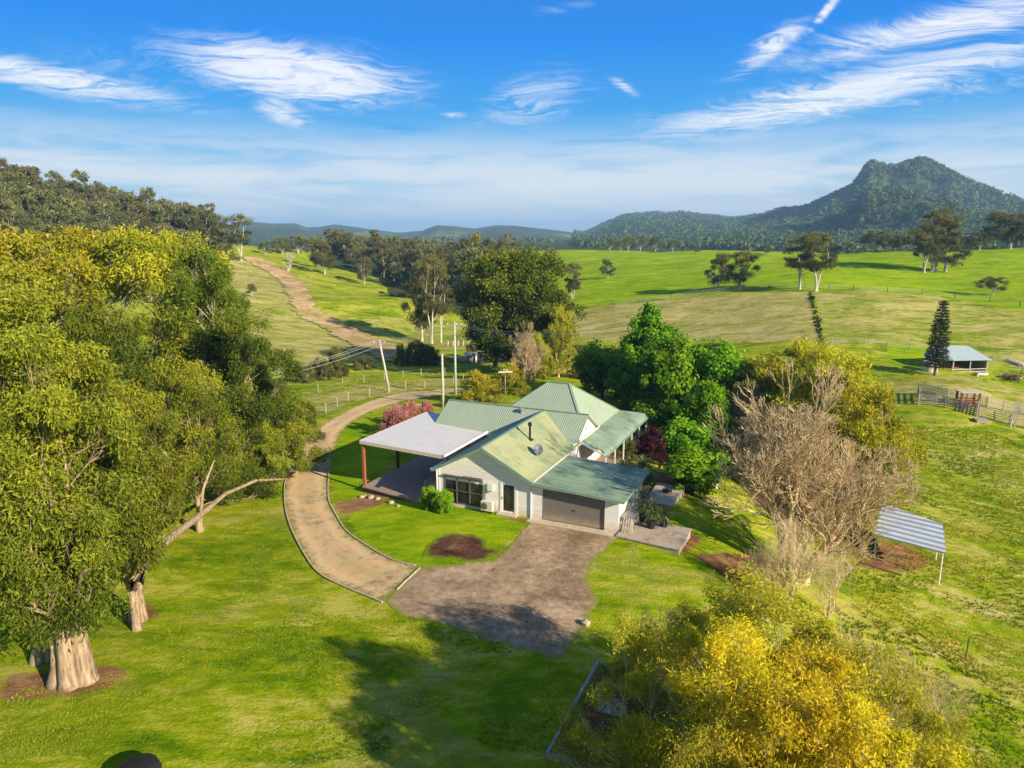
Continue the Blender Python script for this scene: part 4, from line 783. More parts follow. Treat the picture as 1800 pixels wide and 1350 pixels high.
def rail_fence(name, pts, m, label, rails=5, hgt=1.7, post_every=2.4, cat='fence', wire=False, postm=None, pr=.09, rr=.05):
    q = [G(*p) if len(p) == 2 else p for p in pts]; base = q[0]; root = empty(name, base, 0, label, cat)
    lines = []
    for a, b in zip(q, q[1:]):
        n = max(1, round(math.dist(a[:2], b[:2]) / post_every)); lines += [(a[0] + (b[0] - a[0]) * k / n, a[1] + (b[1] - a[1]) * k / n) for k in range(n)]
    lines.append(q[-1][:2]); P3 = [(x - base[0], y - base[1], hz(x, y) - base[2]) for x, y in lines]
    for k, p in enumerate(P3[:98]):
        h_ = hgt * (1 + .12 * (random.random() - .5)); lx = .1 * (random.random() - .5)
        mb = MB(); mb.tube([(p[0], p[1], p[2] - .4), (p[0] + lx, p[1], p[2] + h_ + .1)], pr, 6); mb.build('post', postm or m, root)
    mb = MB()
    for j in range(rails):
        for a, b in zip(P3, P3[1:]):
            z = hgt * (j + 1) / (rails + .2)
            if wire: mb.tube([(a[0], a[1], a[2] + z), (b[0], b[1], b[2] + z)], rr, 4, False)
            else: mb.bar((a[0], a[1], a[2] + z), (b[0], b[1], b[2] + z), .04, .13)
    o = mb.build('wire' if wire else 'rails', M['wire'] if wire else m, root); return root
rail_fence('stockyard_fence', [(1614, 712), (1660, 715), (1720, 733), (1775, 748), (1830, 758)], M['greywood'], 'near side of the weathered timber stockyard fence', 5, 1.6)
rail_fence('stockyard_fence', [(1613, 692), (1665, 703), (1735, 717), (1790, 728), (1840, 735)], M['greywood'], 'far side of the weathered timber stockyard fence', 5, 1.6)
rail_fence('stockyard_fence', [(1615, 711), (1614, 692)], M['greywood'], 'left end of the weathered timber stockyard', 5, 1.6)
rail_fence('stockyard_fence', [(1720, 716), (1716, 733)], M['greywood'], 'timber divider across the stockyard right of the red frame', 6, 1.7)
rail_fence('stockyard_gate', [(1618, 704), (1645, 710)], M['grey'], 'blue grey steel gate in the left stockyard pen', 5, 1.5, 5, 'gate')
a = G(1688, 717); b = G(1719, 721); cr = empty('cattle_crush', a, math.atan2(b[1] - a[1], b[0] - a[0]), 'rusty red steel cattle crush frame in the stockyard', 'cattle crush'); L = math.dist(a[:2], b[:2])
q = MB()
for u in (0, L):
    for w_ in (0, 1.4): q.box(u - .12, u + .12, w_ - .12, w_ + .12, -.3, 2.3)
q.build('frame', M['rust'], cr)
q = MB(); q.box(-.2, L + .2, -.25, 1.65, 2.3, 2.4); q.build('roof', M['palewood'], cr)
q = MB()
for z in (.3, .7, 1.1): q.box(.12, L - .12, -.05, .03, z, z + .14); q.box(.12, L - .12, 1.38, 1.44, z, z + .14)
q.build('rails', M['rust'], cr)
q = MB(); a = G(1722, 742); q.add([(a[0] - .7, a[1] - .5, a[2]), (a[0] + .7, a[1] - .7, a[2]), (a[0] + .8, a[1] + .5, a[2]), (a[0] - .6, a[1] + .6, a[2])] + [(a[0] - .8, a[1] - .6, a[2] + .5), (a[0] + .8, a[1] - .8, a[2] + .5), (a[0] + .9, a[1] + .6, a[2] + .5), (a[0] - .7, a[1] + .7, a[2] + .5)], [(3, 2, 1, 0), (0, 1, 5, 4), (1, 2, 6, 5), (2, 3, 7, 6), (3, 0, 4, 7), (4, 5, 6, 7)])
thing1('water_trough', q, M['stone'], 'pale concrete water trough against the near stockyard rails', 'trough', False)
# post and wire fences
rail_fence('wire_fence', [(500, 775), (537, 742), (573, 726), (612, 705), (650, 698), (713, 684), (780, 680), (830, 668)], M['greywood'], 'post and wire fence with pale split posts outside the curved drive', 2, 1.1, 3.4, wire=True, rr=.004, pr=.065)
rail_fence('wire_fence', [(560, 690), (640, 672), (740, 660), (860, 652), (960, 655)], M['greywood'], 'grey post and wire fence in the small paddock beyond the drive', 2, 1.1, 4.5, wire=True, rr=.004, pr=.06)
rail_fence('wire_fence', [(1462, 603), (1520, 606), (1600, 615), (1700, 630), (1790, 648), (1870, 660)], M['greywood'], 'long dark fence line across the paddock behind the open shed', 4, 1.2, 5, wire=True, rr=.02, pr=.09)
rail_fence('wire_fence', [(1080, 540), (1180, 525), (1290, 512), (1415, 506), (1500, 510)], M['bark_d'], 'fence line along the top of the straw coloured field', 3, 1.3, 8, wire=True, rr=.03, pr=.12)
rail_fence('wire_fence', [(1500, 511), (1620, 517), (1740, 530), (1850, 548)], M['bark_d'], 'fence line below the lone flat topped tree', 3, 1.3, 8, wire=True, rr=.03, pr=.12)
for k, (px, py, lb) in enumerate(((1697, 1158, 'thin dark post standing alone in the steep right paddock'), (1776, 752, 'pale post near the right end of the stockyard'))):
    a = G(px, py); q = MB(); q.tube([(a[0], a[1], a[2] - .3), (a[0] + .05, a[1], a[2] + 1.3)], .05 if k == 0 else .1, 6); thing1('fence_post', q, M['bark_d'] if k == 0 else M['palewood'], lb, 'post', False)

def pole(px, py, ptop, label, m=M['palewood'], rad=.16, lean=(0, 0), arm=0, name='power_pole', cat='power pole'):
    x, y, z = G(px, py); zt = top_z(x, y, ptop); r_ = empty(name, (x, y, z), 0, label, cat)
    q = MB(); q.tube([(0, 0, -.5), (lean[0] * .5, lean[1] * .5, (zt - z) * .5), (lean[0], lean[1], zt - z)], [rad, rad * .85, rad * .65], 10); q.build('pole', m, r_, smooth=True)
    if arm:
        q = MB(); q.bar((lean[0] - arm, lean[1], zt - z - .35), (lean[0] + arm, lean[1], zt - z - .35), .1, .1); q.build('crossarm', M['greywood'], r_)
        for u in (-arm * .85, 0.25, arm * .85): q = MB(); q.tube([(lean[0] + u, lean[1], zt - z - .3), (lean[0] + u, lean[1], zt - z - .12)], .05, 6); q.build('insulator', M['white'], r_)
    return (x + lean[0], y + lean[1], zt)
M['greenpole'] = mat('pale_green_pole', (.42, .50, .40), 0.7, var=.15)
pA = pole(801, 693, 566, 'tall pale green power pole behind the left end of the house', M['greenpole'], .17, arm=1.0)
pB = pole(779, 716, 622, 'short bare timber pole just left of the tall power pole', M['palewood'], .17, name='timber_pole', cat='pole')
pC = pole(685, 688, 597, 'leaning weathered power pole beside the wire fence', M['palewood'], .17, (-1.15, 0), arm=0.8)
pD = pole(888, 704, 654, 'slender garden light pole with a pale head behind the house', M['grey'], .06, name='light_pole', cat='light pole')
q = MB(); q.bar((pD[0] - .8, pD[1], pD[2]), (pD[0] + .9, pD[1], pD[2] + .05), .35, .1); q.bar((pD[0] - .2, pD[1], pD[2] + .3), (pD[0] + .35, pD[1], pD[2] + .2), .1, .05)
o = thing1('tv_aerial', q, M['white'], 'pale aerial head on top of the slender pole behind the house', 'aerial', False)
def wires(a, b, sag, label, offs, name='power_line'):
    q = MB()
    for o_ in offs:
        A3 = Vector(a) + Vector((o_[0], 0, o_[1])); B3 = Vector(b) + Vector((o_[0] * .8, 0, o_[1]))
        q.tube([A3 + (B3 - A3) * t + Vector((0, 0, -sag * 4 * t * (1 - t))) for t in np.linspace(0, 1, 17)], .022, 4, False)
    tag(q.build(name, M['wire']), label, 'power line')
z400 = zat(380, 672, 6.5); wires(pC, z400, .5, 'three pale power lines sagging from the leaning pole to the gum trees', [(-.7, -.2), (.1, -.2), (.7, -.5)])
wires(pA, pC, .5, 'power lines between the tall green pole and the leaning pole', [(-.8, -.2), (0, -.2), (.8, -.2)])
e = at_r(1120, 66); wires(pA, (e[0], e[1], 11.0), .9, 'power lines running right from the tall green pole', [(-.5, -.2), (.5, -.55)])

# timber lined bed, cage planter and the dark tub at the bottom of the picture
a = G(1053, 1166); b = G(962, 1332); c = G(1010, 1348); q = MB(); q.bar((a[0], a[1], a[2] + .12), (b[0], b[1], b[2] + .12), .12, .24); q.bar((b[0], b[1], b[2] + .1), (c[0] + .6, c[1] - .1, c[2] + .1), .12, .2)
thing1('sleeper_edging', q, M['greywood'], 'weathered timber sleeper edging of the bed under the golden trees', 'edging', False)
a = G(1051, 1252); b = G(1090, 1262); ang = math.atan2(b[1] - a[1], b[0] - a[0]); cg = empty('planter_cage', a, ang, 'small timber framed box with pale panels under the golden trees', 'planter')
q = MB(); L1, D1, H1 = 1.15, .9, .75
for u in (0, L1):
    for w_ in (0, D1): q.box(u - .04, u + .04, w_ - .04, w_ + .04, 0, H1)
for z in (.03, H1): q.bar((0, 0, z), (L1, 0, z), .08, .08); q.bar((0, D1, z), (L1, D1, z), .08, .08); q.bar((0, .04, z), (0, D1 - .04, z), .07, .07); q.bar((L1, .04, z), (L1, D1 - .04, z), .07, .07)
q.bar((.04, -.03, .06), (L1 / 2, -.03, H1 - .06), .04, .05); q.bar((L1 / 2, -.03, H1 - .06), (L1 - .04, -.03, .06), .04, .05); q.bar((L1 / 2, -.035, .05), (L1 / 2, -.035, H1), .05, .05)
q.build('frame', M['greywood'], cg); q = MB(); q.box(.04, L1 - .04, .0, .02, .07, H1 - .04); q.build('panel', M['white'], cg); q = MB(); q.box(.05, L1 - .05, .05, D1 - .05, 0, .4); q.build('soil', M['mulch'], cg)
a = zat(243, 1375, .0); q = MB(); q.tube([(a[0], a[1], 0), (a[0], a[1], .35), (a[0], a[1], .62), (a[0], a[1], .7)], [.75, .8, .7, .35], 20); thing1('dark_tub', q, M['black'], 'rounded black tub standing on the lawn at the bottom edge', 'tub', False, smooth=True)
q = MB(); a = G(1259, 858); q.box(a[0] - .1, a[0] + .1, a[1] - .1, a[1] + .1, a[2] - .3, a[2] + .75); thing1('white_marker_post', q, M['white'], 'short white marker post on the lawn right of the side decks', 'post', False)
a = G(1030, 1098); q = MB(); q.tube([(a[0], a[1], a[2]), (a[0], a[1], a[2] + .15), (a[0] + .05, a[1], a[2] + .25)], [.22, .25, .1], 7); thing1('rock', q, M['stone'], 'pale rock lying at the right edge of the grey gravel apron', 'rock', False)

# creek pool, far white house, pale posts, white blocks standing for the pool's glint
def creek_mat():
    m = D.materials.new('creek_water'); m.use_nodes = True; t = NT(m.node_tree); b = t.n['Principled BSDF']; b.inputs['Base Color'].default_value = (.03, .04, .035, 1); b.inputs['Roughness'].default_value = .08
    geo = t.new('ShaderNodeNewGeometry'); bn = t.new('ShaderNodeBump'); bn.inputs['Strength'].default_value = .2; t.put(bn.inputs['Height'], t.noise(geo.outputs['Position'], 2.0, 3)); t.l.new(bn.outputs[0], b.inputs['Normal']); return m
tag(sheet('creek_water', pp([(782, 632), (810, 626), (850, 625), (905, 628), (900, 636), (850, 639), (800, 638)]), .1, creek_mat(), 1.0, .3, .8), kind='structure')
a = G(828, 633); cv = empty('creek_glint', a, 0, 'small white blocks standing in for the bright glint and foam on the dark creek pool', 'water glint')  # made-up white blocks stand for the glint and foam on the water
q = MB(); q.box(-1.2, -.9, -.5, .5, -.2, 1.4); q.box(.9, 1.2, -.5, .5, -.2, 1.4); q.build('wing_wall', M['white'], cv); q = MB(); q.slab([(-1.3, -.6, 1.55), (1.3, -.7, 1.5), (1.2, .6, 1.5), (-1.3, .6, 1.55)], .15); q.build('glint_top', M['white'], cv); q = MB(); q.tube([(0, -.45, .5), (0, .4, .5)], .5, 12); q.build('glint_core', M['grey'], cv)
a = G(1506, 441); hs_ = empty('white_cottage', a, .2, 'tiny white cottage on the far green crest', 'cottage')
q = MB(); q.box(-6, 6, -3, 3, -1, 3.5); hs_.scale = (.42, .42, .5); q.build('wall', M['white'], hs_); q = MB(); q.slab([(-6.5, -3.5, 3.5), (6.5, -3.5, 3.5), (6.5, 0, 5.5), (-6.5, 0, 5.5)], .15); q.slab([(-6.5, 0, 5.5), (6.5, 0, 5.5), (6.5, 3.5, 3.5), (-6.5, 3.5, 3.5)], .15); q.build('roof', M['palewood'], hs_)
for u in (-4, -.5, 3): q = MB(); q.box(u, u + 1.3, -3.06, -3.003, 1.2, 2.4); q.build('window', M['glass'], hs_)
for k in range(5):
    a = G(787 + k * 9, 609 - k * .6); q = MB(); q.tube([(a[0], a[1], a[2] - .2), (a[0] + .1, a[1], a[2] + 1.3)], .16, 6); thing1('pale_stump', q, M['bark_w'], ['leftmost', 'second from left', 'middle', 'second from right', 'rightmost'][k] + ' pale stump in the short row beyond the creek', 'stump', False, 'pale stumps beyond the creek')

# ---------------------------------------------------------------- vegetation
class Tubes:
    """many tapered tubes in one mesh"""
    def __init__(s): s.V = []; s.F = []; s.n = 0
    def add(s, P, r, k=5):
        P = np.asarray(P, float); r = np.asarray(r, float); n = len(P); d = np.gradient(P, axis=0); d /= np.linalg.norm(d, axis=1)[:, None] + 1e-9
        ref = np.array([.3, .2, .93]) if abs(d[0, 2]) < .8 else np.array([.95, .3, .05])
        a = np.cross(d, ref); a /= np.linalg.norm(a, axis=1)[:, None] + 1e-9; b = np.cross(d, a); t = np.arange(k) * 2 * math.pi / k
        V_ = P[:, None, :] + (a[:, None, :] * np.cos(t)[None, :, None] + b[:, None, :] * np.sin(t)[None, :, None]) * r[:, None, None]
        s.V.append(V_.reshape(-1, 3)); i, j = np.meshgrid(np.arange(n - 1), np.arange(k), indexing='ij'); j2 = (j + 1) % k
        s.F.append(np.column_stack([(i * k + j).ravel(), (i * k + j2).ravel(), ((i + 1) * k + j2).ravel(), ((i + 1) * k + j).ravel()]) + s.n); s.n += n * k
    def mesh(s, name, m): return np_mesh(name, np.vstack(s.V), np.vstack(s.F), m, smooth=True)

def unit(v): return v / (np.linalg.norm(v, axis=-1, keepdims=True) + 1e-9)
def leaf_quads(c, ax, side, L, W):
    """diamond leaves: centre c, long axis ax, side vector"""
    L = np.asarray(L)[:, None] if np.ndim(L) else L; W = np.asarray(W)[:, None] if np.ndim(W) else W
    return np.stack([c - ax * L * .5, c + side * W * .5, c + ax * L * .5, c - side * W * .5], 1).reshape(-1, 3)

ENV = dict(round=lambda t: math.sin(math.pi * min(1, max(0.04, t * .92 + .06))) ** .6, cone=lambda t: max(.06, (1 - t) ** .8 * min(1, t * 6 + .3)), spread=lambda t: min(1, .45 + t * .9) * math.sqrt(max(0.02, 1 - max(0, t - .55) ** 2 / .21)),
           dome=lambda t: math.sqrt(max(.02, 1 - t * t)) , column=lambda t: .6 + .4 * math.sin(math.pi * t))
def tree_meshes(name, seed, Ht, cb, Rc, ncl, rc, lpc, L, W, trunk_r, leafm, barkm, env='round', droop=.6, stems=1, flat=.75, top_bright=.35, lean=0., limb_k=5, twigs=4, hollow=.55):
    rs = np.random.RandomState(seed); C_ = []; tries = 0; dmin = rc * .95
    while len(C_) < ncl and tries < ncl * 60:
        tries += 1; t = rs.rand() ** .85; rr2 = Rc * ENV[env](t) * (hollow + (1 - hollow) * math.sqrt(rs.rand())) if rs.rand() < .8 else Rc * ENV[env](t) * rs.rand() * .6
        an = rs.rand() * 6.283; k_ = 1 + .22 * math.sin(an * 2 + seed) + .12 * math.sin(an * 3 + seed * 2)
        p = np.array([rr2 * k_ * math.cos(an) + lean * t * Ht * .1, rr2 * k_ * math.sin(an), cb + (Ht - cb - rc * .5) * t])
        if all(np.linalg.norm((p - q) * (1, 1, 1.2)) > dmin for q in C_): C_.append(p)
        elif tries % 40 == 0: dmin *= .93
    C_ = np.array(C_); tb = Tubes(); S = []
    for s_ in range(stems):
        a0 = rs.rand() * 6.283 + s_ * 6.283 / stems; sp = (0 if stems == 1 else Rc * .35); topz = cb + (Ht - cb) * (.65 if stems == 1 else .55)
        P_ = np.array([[0.0 + (0 if stems == 1 else math.cos(a0) * trunk_r * .7), 0 + (0 if stems == 1 else math.sin(a0) * trunk_r * .7), -.5]] + [[math.cos(a0) * sp * q ** 1.3 + rs.normal() * .03 * Ht * q + lean * q * topz * .1, math.sin(a0) * sp * q ** 1.3 + rs.normal() * .03 * Ht * q, topz * q] for q in (.08, .25, .45, .65, .83, 1.0)])
        r_ = trunk_r / stems ** .5 * np.array([1.45, 1.1, .9, .75, .58, .42, .22]); tb.add(P_, r_, 9); S.append((P_, r_))
    for p in C_:
        b = min(range(stems), key=lambda k: np.linalg.norm(S[k][0][-1][:2] - p[:2])); P_, r_ = S[b]
        hd = math.hypot(p[0], p[1]); zt = np.clip(p[2] - hd * rs.uniform(.5, 1.1), max(P_[1, 2], cb * .55), P_[-1, 2] * .98)
        st_ = np.array([np.interp(zt, P_[:, 2], P_[:, i]) for i in range(3)]); rad0 = np.interp(zt, P_[:, 2], r_) * rs.uniform(.35, .6)
        mid_ = st_ * .45 + p * .55 + rs.normal(size=3) * hd * .08 + np.array([0, 0, -hd * .06]); tt = np.linspace(0, 1, 7)[:, None]
        Q = st_ * (1 - tt) ** 2 + 2 * mid_ * tt * (1 - tt) + p * tt ** 2; Q[1:-1] += rs.normal(size=(5, 3)) * .02 * hd
        tb.add(Q, rad0 * np.linspace(1, .22, 7), limb_k)
        for _ in range(twigs):
            e = p + unit(rs.normal(size=3) + (0, 0, .6)) * rc * rs.uniform(.5, .95); q0 = Q[rs.randint(3, 6)]; tb.add(np.array([q0, q0 * .4 + e * .6 + rs.normal(size=3) * .1 * rc, e]), rad0 * np.array([.35, .22, .08]), 4)
    # leaf sprays: each clump is a cloud of smaller sprays
    nsub = 9; N = len(C_) * lpc; ci = np.repeat(np.arange(len(C_)), lpc)
    sizes = rs.uniform(.5, 1.4, len(C_)); sub = unit(rs.normal(size=(len(C_), nsub, 3)) + (0, 0, .25)) * (rs.uniform(.45, .95, (len(C_), nsub, 1))) * (1, 1, flat)
    si = rs.randint(0, nsub, N); base = sub[ci, si]; off = rs.normal(size=(N, 3)) * .25 * (1, 1, .85)
    loc_ = (base + off) * (rc * sizes[ci])[:, None]; P_ = C_[ci] + loc_
    ax = unit(rs.normal(size=(N, 3)) * .8 + np.array([0, 0, -1.0]) * droop * 1.6 + unit(loc_) * (.9 - droop * .5)); sd_ = unit(np.cross(ax, rs.normal(size=(N, 3))))
    if droop < .3:  # broad leaves face outward and up
        nrm = unit(unit(loc_) + (0, 0, .6) + rs.normal(size=(N, 3)) * .55); ax = unit(np.cross(nrm, rs.normal(size=(N, 3)))); sd_ = np.cross(nrm, ax)
    k = rs.uniform(.65, 1.3, N); Vq = leaf_quads(P_, ax, sd_, L * k, W * k)
    subt = rs.rand(len(C_), nsub); ctint = rs.normal(size=len(C_)) * .09; tint = .12 + .38 * rs.rand(N) + .28 * subt[ci, si] + ctint[ci] + top_bright * ((P_[:, 2] - cb) / (Ht - cb) - .5) + .12 * np.clip(loc_[:, 2] / rc, -1, 1)  # tint rises with height: new growth, plus sunlit tops put into the colour
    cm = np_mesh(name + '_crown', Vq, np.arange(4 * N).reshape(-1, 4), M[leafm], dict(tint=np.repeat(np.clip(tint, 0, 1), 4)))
    return tb.mesh(name + '_trunk', M[barkm]), cm

def recol(ms, k):
    c = ms[1].copy(); c.materials.clear(); c.materials.append(M[k]); return (ms[0], c)
def place(kind, meshes, loc, rz, sc, label, cat='tree', group=None, name='tree'):
    o = empty(kind, (loc[0], loc[1], loc[2] - .15), rz, label, cat, group); o.scale = sc if hasattr(sc, '__len__') else (sc, sc, sc)
    for nm, me_ in zip(('trunk', 'crown'), meshes):
        if me_ is not None: link(nm, me_, o)
    return o
def hgt_at(loc, py): return top_z(loc[0], loc[1], py) - loc[2]

# near gum trees on the left ---------------------------------------------------
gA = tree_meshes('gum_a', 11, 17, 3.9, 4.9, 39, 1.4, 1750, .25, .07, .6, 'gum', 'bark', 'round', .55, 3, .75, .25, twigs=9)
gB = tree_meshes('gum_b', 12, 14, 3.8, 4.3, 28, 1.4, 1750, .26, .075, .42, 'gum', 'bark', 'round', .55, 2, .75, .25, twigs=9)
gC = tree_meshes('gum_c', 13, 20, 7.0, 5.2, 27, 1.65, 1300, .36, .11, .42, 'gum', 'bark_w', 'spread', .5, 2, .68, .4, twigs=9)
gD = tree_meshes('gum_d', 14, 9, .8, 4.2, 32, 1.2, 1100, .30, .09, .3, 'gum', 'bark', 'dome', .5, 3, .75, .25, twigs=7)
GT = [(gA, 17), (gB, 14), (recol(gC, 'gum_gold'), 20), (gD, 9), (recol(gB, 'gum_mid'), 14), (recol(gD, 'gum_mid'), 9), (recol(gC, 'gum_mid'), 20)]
def gum(k, loc, Ht, rz, label, wide=1.0):
    m_, h0 = GT[k]; s_ = Ht / h0; return place('gum_tree', m_, loc, rz, (s_ * wide, s_ * wide, s_), label)
p = G(128, 1192); gum(0, (p[0], p[1], p[2]), 15.5, .4, 'nearest tall gum with the massive split pale trunk standing in red soil', .92)
p = G(243, 1105); gum(1, p, 12.5, 2.2, 'gum with a short pale trunk just right of the massive split trunk', .72)
near = [(0, -30, 37, 520, 1.3, 1.0, 'gum tree at the left edge beside the nearest tall gum'), (1, 60, 47, 620, .3, .85, 'gum tree close behind the massive split trunk'),
        (1, 300, 50, 640, 3.1, .8, 'gum tree whose pale limbs reach out above the lawn'), (5, 345, 55, 720, 1.0, .9, 'low leafy gum behind the long bent branch'),
        (3, 425, 58, 735, 2.0, .85, 'low gum with foliage near the curve of the drive'), (4, 400, 60, 545, 5.0, .9, 'dark green gum above the end of the power lines'),
        (3, 478, 60, 705, 4.0, .85, 'bushy gum overhanging the curved drive'),
        (2, 20, 62, 405, .2, 1.0, 'tall gum with golden top at the far left'), (2, 120, 70, 400, 1.2, 1.05, 'tall golden topped gum second from the left edge'),
        (2, 205, 66, 402, 2.2, .95, 'tall golden topped gum in the middle of the back row'), (2, 290, 72, 408, 3.6, .9, 'tall gum with a rounded golden crown above pale limbs'),
        (6, 352, 68, 430, 4.6, .75, 'slimmer gum at the right end of the tall back row'), (4, 330, 78, 500, .9, .9, 'dark gum under the back row beside the grassy hill'),
        (4, 440, 74, 620, 2.4, .75, 'dense dark gum low on the edge of the grassy hill'), (1, -60, 58, 470, 2.9, 1.2, 'broad gum leaving the picture at the left edge'),
        (5, 515, 70, 700, 3.4, .6, 'small gum between the drive and the paddock fence'), (4, 130, 52, 540, 4.4, .9, 'gum tree behind the nearest tall gum')]
for k, px, r_, ty, rz, wd, lb in near:
    p = at_r(px, r_); gum(k, p, hgt_at(p, ty), rz, lb, wd)
# long bent branch lying out over the lawn from the short pale trunk
q = MB(); b0 = G(243, 1090)
pathp = [(240, 1030, 3.3), (255, 985, 3.6), (300, 945, 3.2), (352, 905, 2.4), (395, 868, 1.6), (450, 845, 1.2), (500, 842, .9)]
P_ = [zat(px, py, z) for px, py, z in pathp]; q.tube([(b0[0], b0[1], b0[2] - .4), (b0[0], b0[1], b0[2] + .4), (b0[0], b0[1] + .05, 1.7)] + P_, [.55, .42, .34, .28, .25, .22, .19, .15, .11, .05], 11)
q.tube([P_[3], tuple(a + b for a, b in zip(P_[3], (.2, .3, 1.6))), tuple(a + b for a, b in zip(P_[3], (.8, .8, 3.2)))], [.13, .09, .04], 6)
thing1('fallen_branch', q, M['bark'], 'long bare bent limb reaching low over the lawn from the short pale gum', 'branch', False, smooth=True)
# sawn stump face on the massive trunk
t0 = G(128, 1200); q = MB()
for dx, dy, r0, h0 in ((-.55, .1, .46, 2.4), (.02, -.22, .42, 3.6), (.5, .1, .45, 5.6), (-.25, .35, .4, 5.0)):
    q.tube([(t0[0] + dx * 1.15, t0[1] + dy * 1.1, t0[2] - .3), (t0[0] + dx * 1.05, t0[1] + dy, t0[2] + .25), (t0[0] + dx * .92, t0[1] + dy, t0[2] + h0 * .35), (t0[0] + dx * .9, t0[1] + dy, t0[2] + h0 * .7), (t0[0] + dx * 1.1, t0[1] + dy, t0[2] + h0)], [r0 * 1.4, r0 * 1.02, r0 * .80, r0 * .66, r0 * .5], 11)
thing1('tree_stump', q, M['bark'], 'massive fluted pale stump with three fused stems in red soil', 'stump', False, smooth=True)

# house surroundings: broad bright green trees ---------------------------------
bA = tree_meshes('bright_a', 21, 12.5, 1.2, 4.2, 70, 1.1, 700, .34, .28, .3, 'bright', 'bark_d', 'cone', .15, 1, .95, .2)
bB = tree_meshes('bright_b', 22, 9, .6, 4.6, 64, 1.25, 700, .34, .28, .3, 'bright', 'bark_d', 'dome', .15, 1, .9, .2)
bC = tree_meshes('bright_c', 23, 5.2, 1.3, 2.3, 26, .9, 420, .30, .24, .14, 'bright', 'bark_d', 'round', .15, 1, .9, .2)
for m_, h0, px, r_, ty, rz, wd, lb in ((bA, 12.5, 1152, 84, 528, 0, 1.0, 'tall pointed bright green tree behind the right end of the house'), (bB, 9, 1212, 77, 592, 1, .9, 'broad bright green tree beside the verandah'),
        (bB, 9, 1268, 78, 600, 2.5, .95, 'bright green tree between the pointed tree and the golden tree'), (bB, 9, 1122, 92, 605, 4, .6, 'bright green tree on the left shoulder of the pointed tree'), (bB, 9, 1262, 66, 672, 5, .8, 'lower bright green tree in front of the broad one'),
        (bC, 5.2, 1067, 90, 608, .4, 1.1, 'small dark green tree with a visible trunk on the lawn behind the house'), (bC, 5.2, 1245, 55, 792, 2, 1.6, 'low bright green bush at the right of the smaller deck'), (bC, 5.2, 1225, 63, 740, 1, 1.2, 'bright green bush under the broad tree beside the burgundy shrub')):
    p = at_r(px, r_); Ht = hgt_at(p, ty); s_ = Ht / h0; place('leafy_tree', m_, p, rz, (s_ * wd, s_ * wd, s_), lb)

# golden and olive trees --------------------------------------------------------
oA = tree_meshes('amber_a', 31, 10, 1.6, 5.0, 60, 1.15, 560, .34, .10, .32, 'orange', 'twig', 'dome', .5, 3, .8, .35, twigs=9, limb_k=5)
oB = tree_meshes('olive_a', 32, 9, 1.5, 4.6, 52, 1.15, 520, .34, .11, .3, 'olive', 'twig', 'dome', .5, 3, .8, .25, twigs=7)
for m_, h0, px, r_, ty, rz, wd, lb in ((oA, 10, 1490, 66, 628, 0, 1.05, 'large amber leaved tree behind the bare tree'), (oA, 10, 1555, 62, 672, 2, .7, 'smaller amber tree at the right of the large amber tree'), (oB, 9, 1370, 74, 628, 1, 1.0, 'dark olive tree between the bright green trees and the amber tree'), (oA, 10, 1440, 76, 596, 4, .8, 'amber tree with thin upright top behind the bare tree')):
    p = at_r(px, r_); s_ = hgt_at(p, ty) / h0; place('amber_tree' if m_ is oA else 'olive_tree', m_, p, rz, (s_ * wd, s_ * wd, s_), lb)
yA = tree_meshes('golden_a', 41, 9, 2.0, 3.4, 50, .85, 1300, .15, .04, .22, 'golden', 'twig_y', 'dome', .35, 3, .8, .55, twigs=14)
yB = tree_meshes('golden_b', 42, 9, 1.8, 3.2, 40, .85, 1100, .15, .04, .22, 'olive', 'twig_y', 'dome', .35, 3, .8, .55, twigs=18)
for m_, px, r_, ty, rz, wd, lb in ((yA, 1330, 19.5, 1088, 0, .75, 'bright golden flowering tree nearest the middle of the bottom edge'), (yA, 1480, 17.5, 1195, 2.1, .8, 'golden tree at the bottom right beneath the tangled bare branches'), (yB, 1165, 20.5, 1092, 1, .72, 'olive and gold tree hanging over the timber framed box'),
        (yA, 1505, 21.5, 1130, 2.6, .95, 'wide golden tree right of the middle of the golden group'), (yB, 1620, 24, 1130, 1.2, .9, 'olive tree at the right end of the golden group beside the steep paddock'), (yB, 1400, 24, 1018, 3, 1.25, 'thin olive tree between the golden trees and the bare tree'), (yA, 1610, 18.5, 1225, 4, .8, 'small golden tree at the bottom right corner'), (yB, 1300, 16.5, 1265, 5, .62, 'olive and gold tree crown at the bottom edge'), (yB, 1265, 24.5, 1068, .5, .85, 'sparse gold shrub tree right of the gravel apron'),
        (yB, 1500, 27, 1080, 2, .62, 'sparse olive tree left of the striped shelter bed')):
    p = at_r(px, r_); s_ = hgt_at(p, ty) / 9; place('golden_tree' if m_ is yA else 'olive_tree', m_, p, rz, (s_ * wd * 1.15, s_ * wd * 1.15, s_), lb)

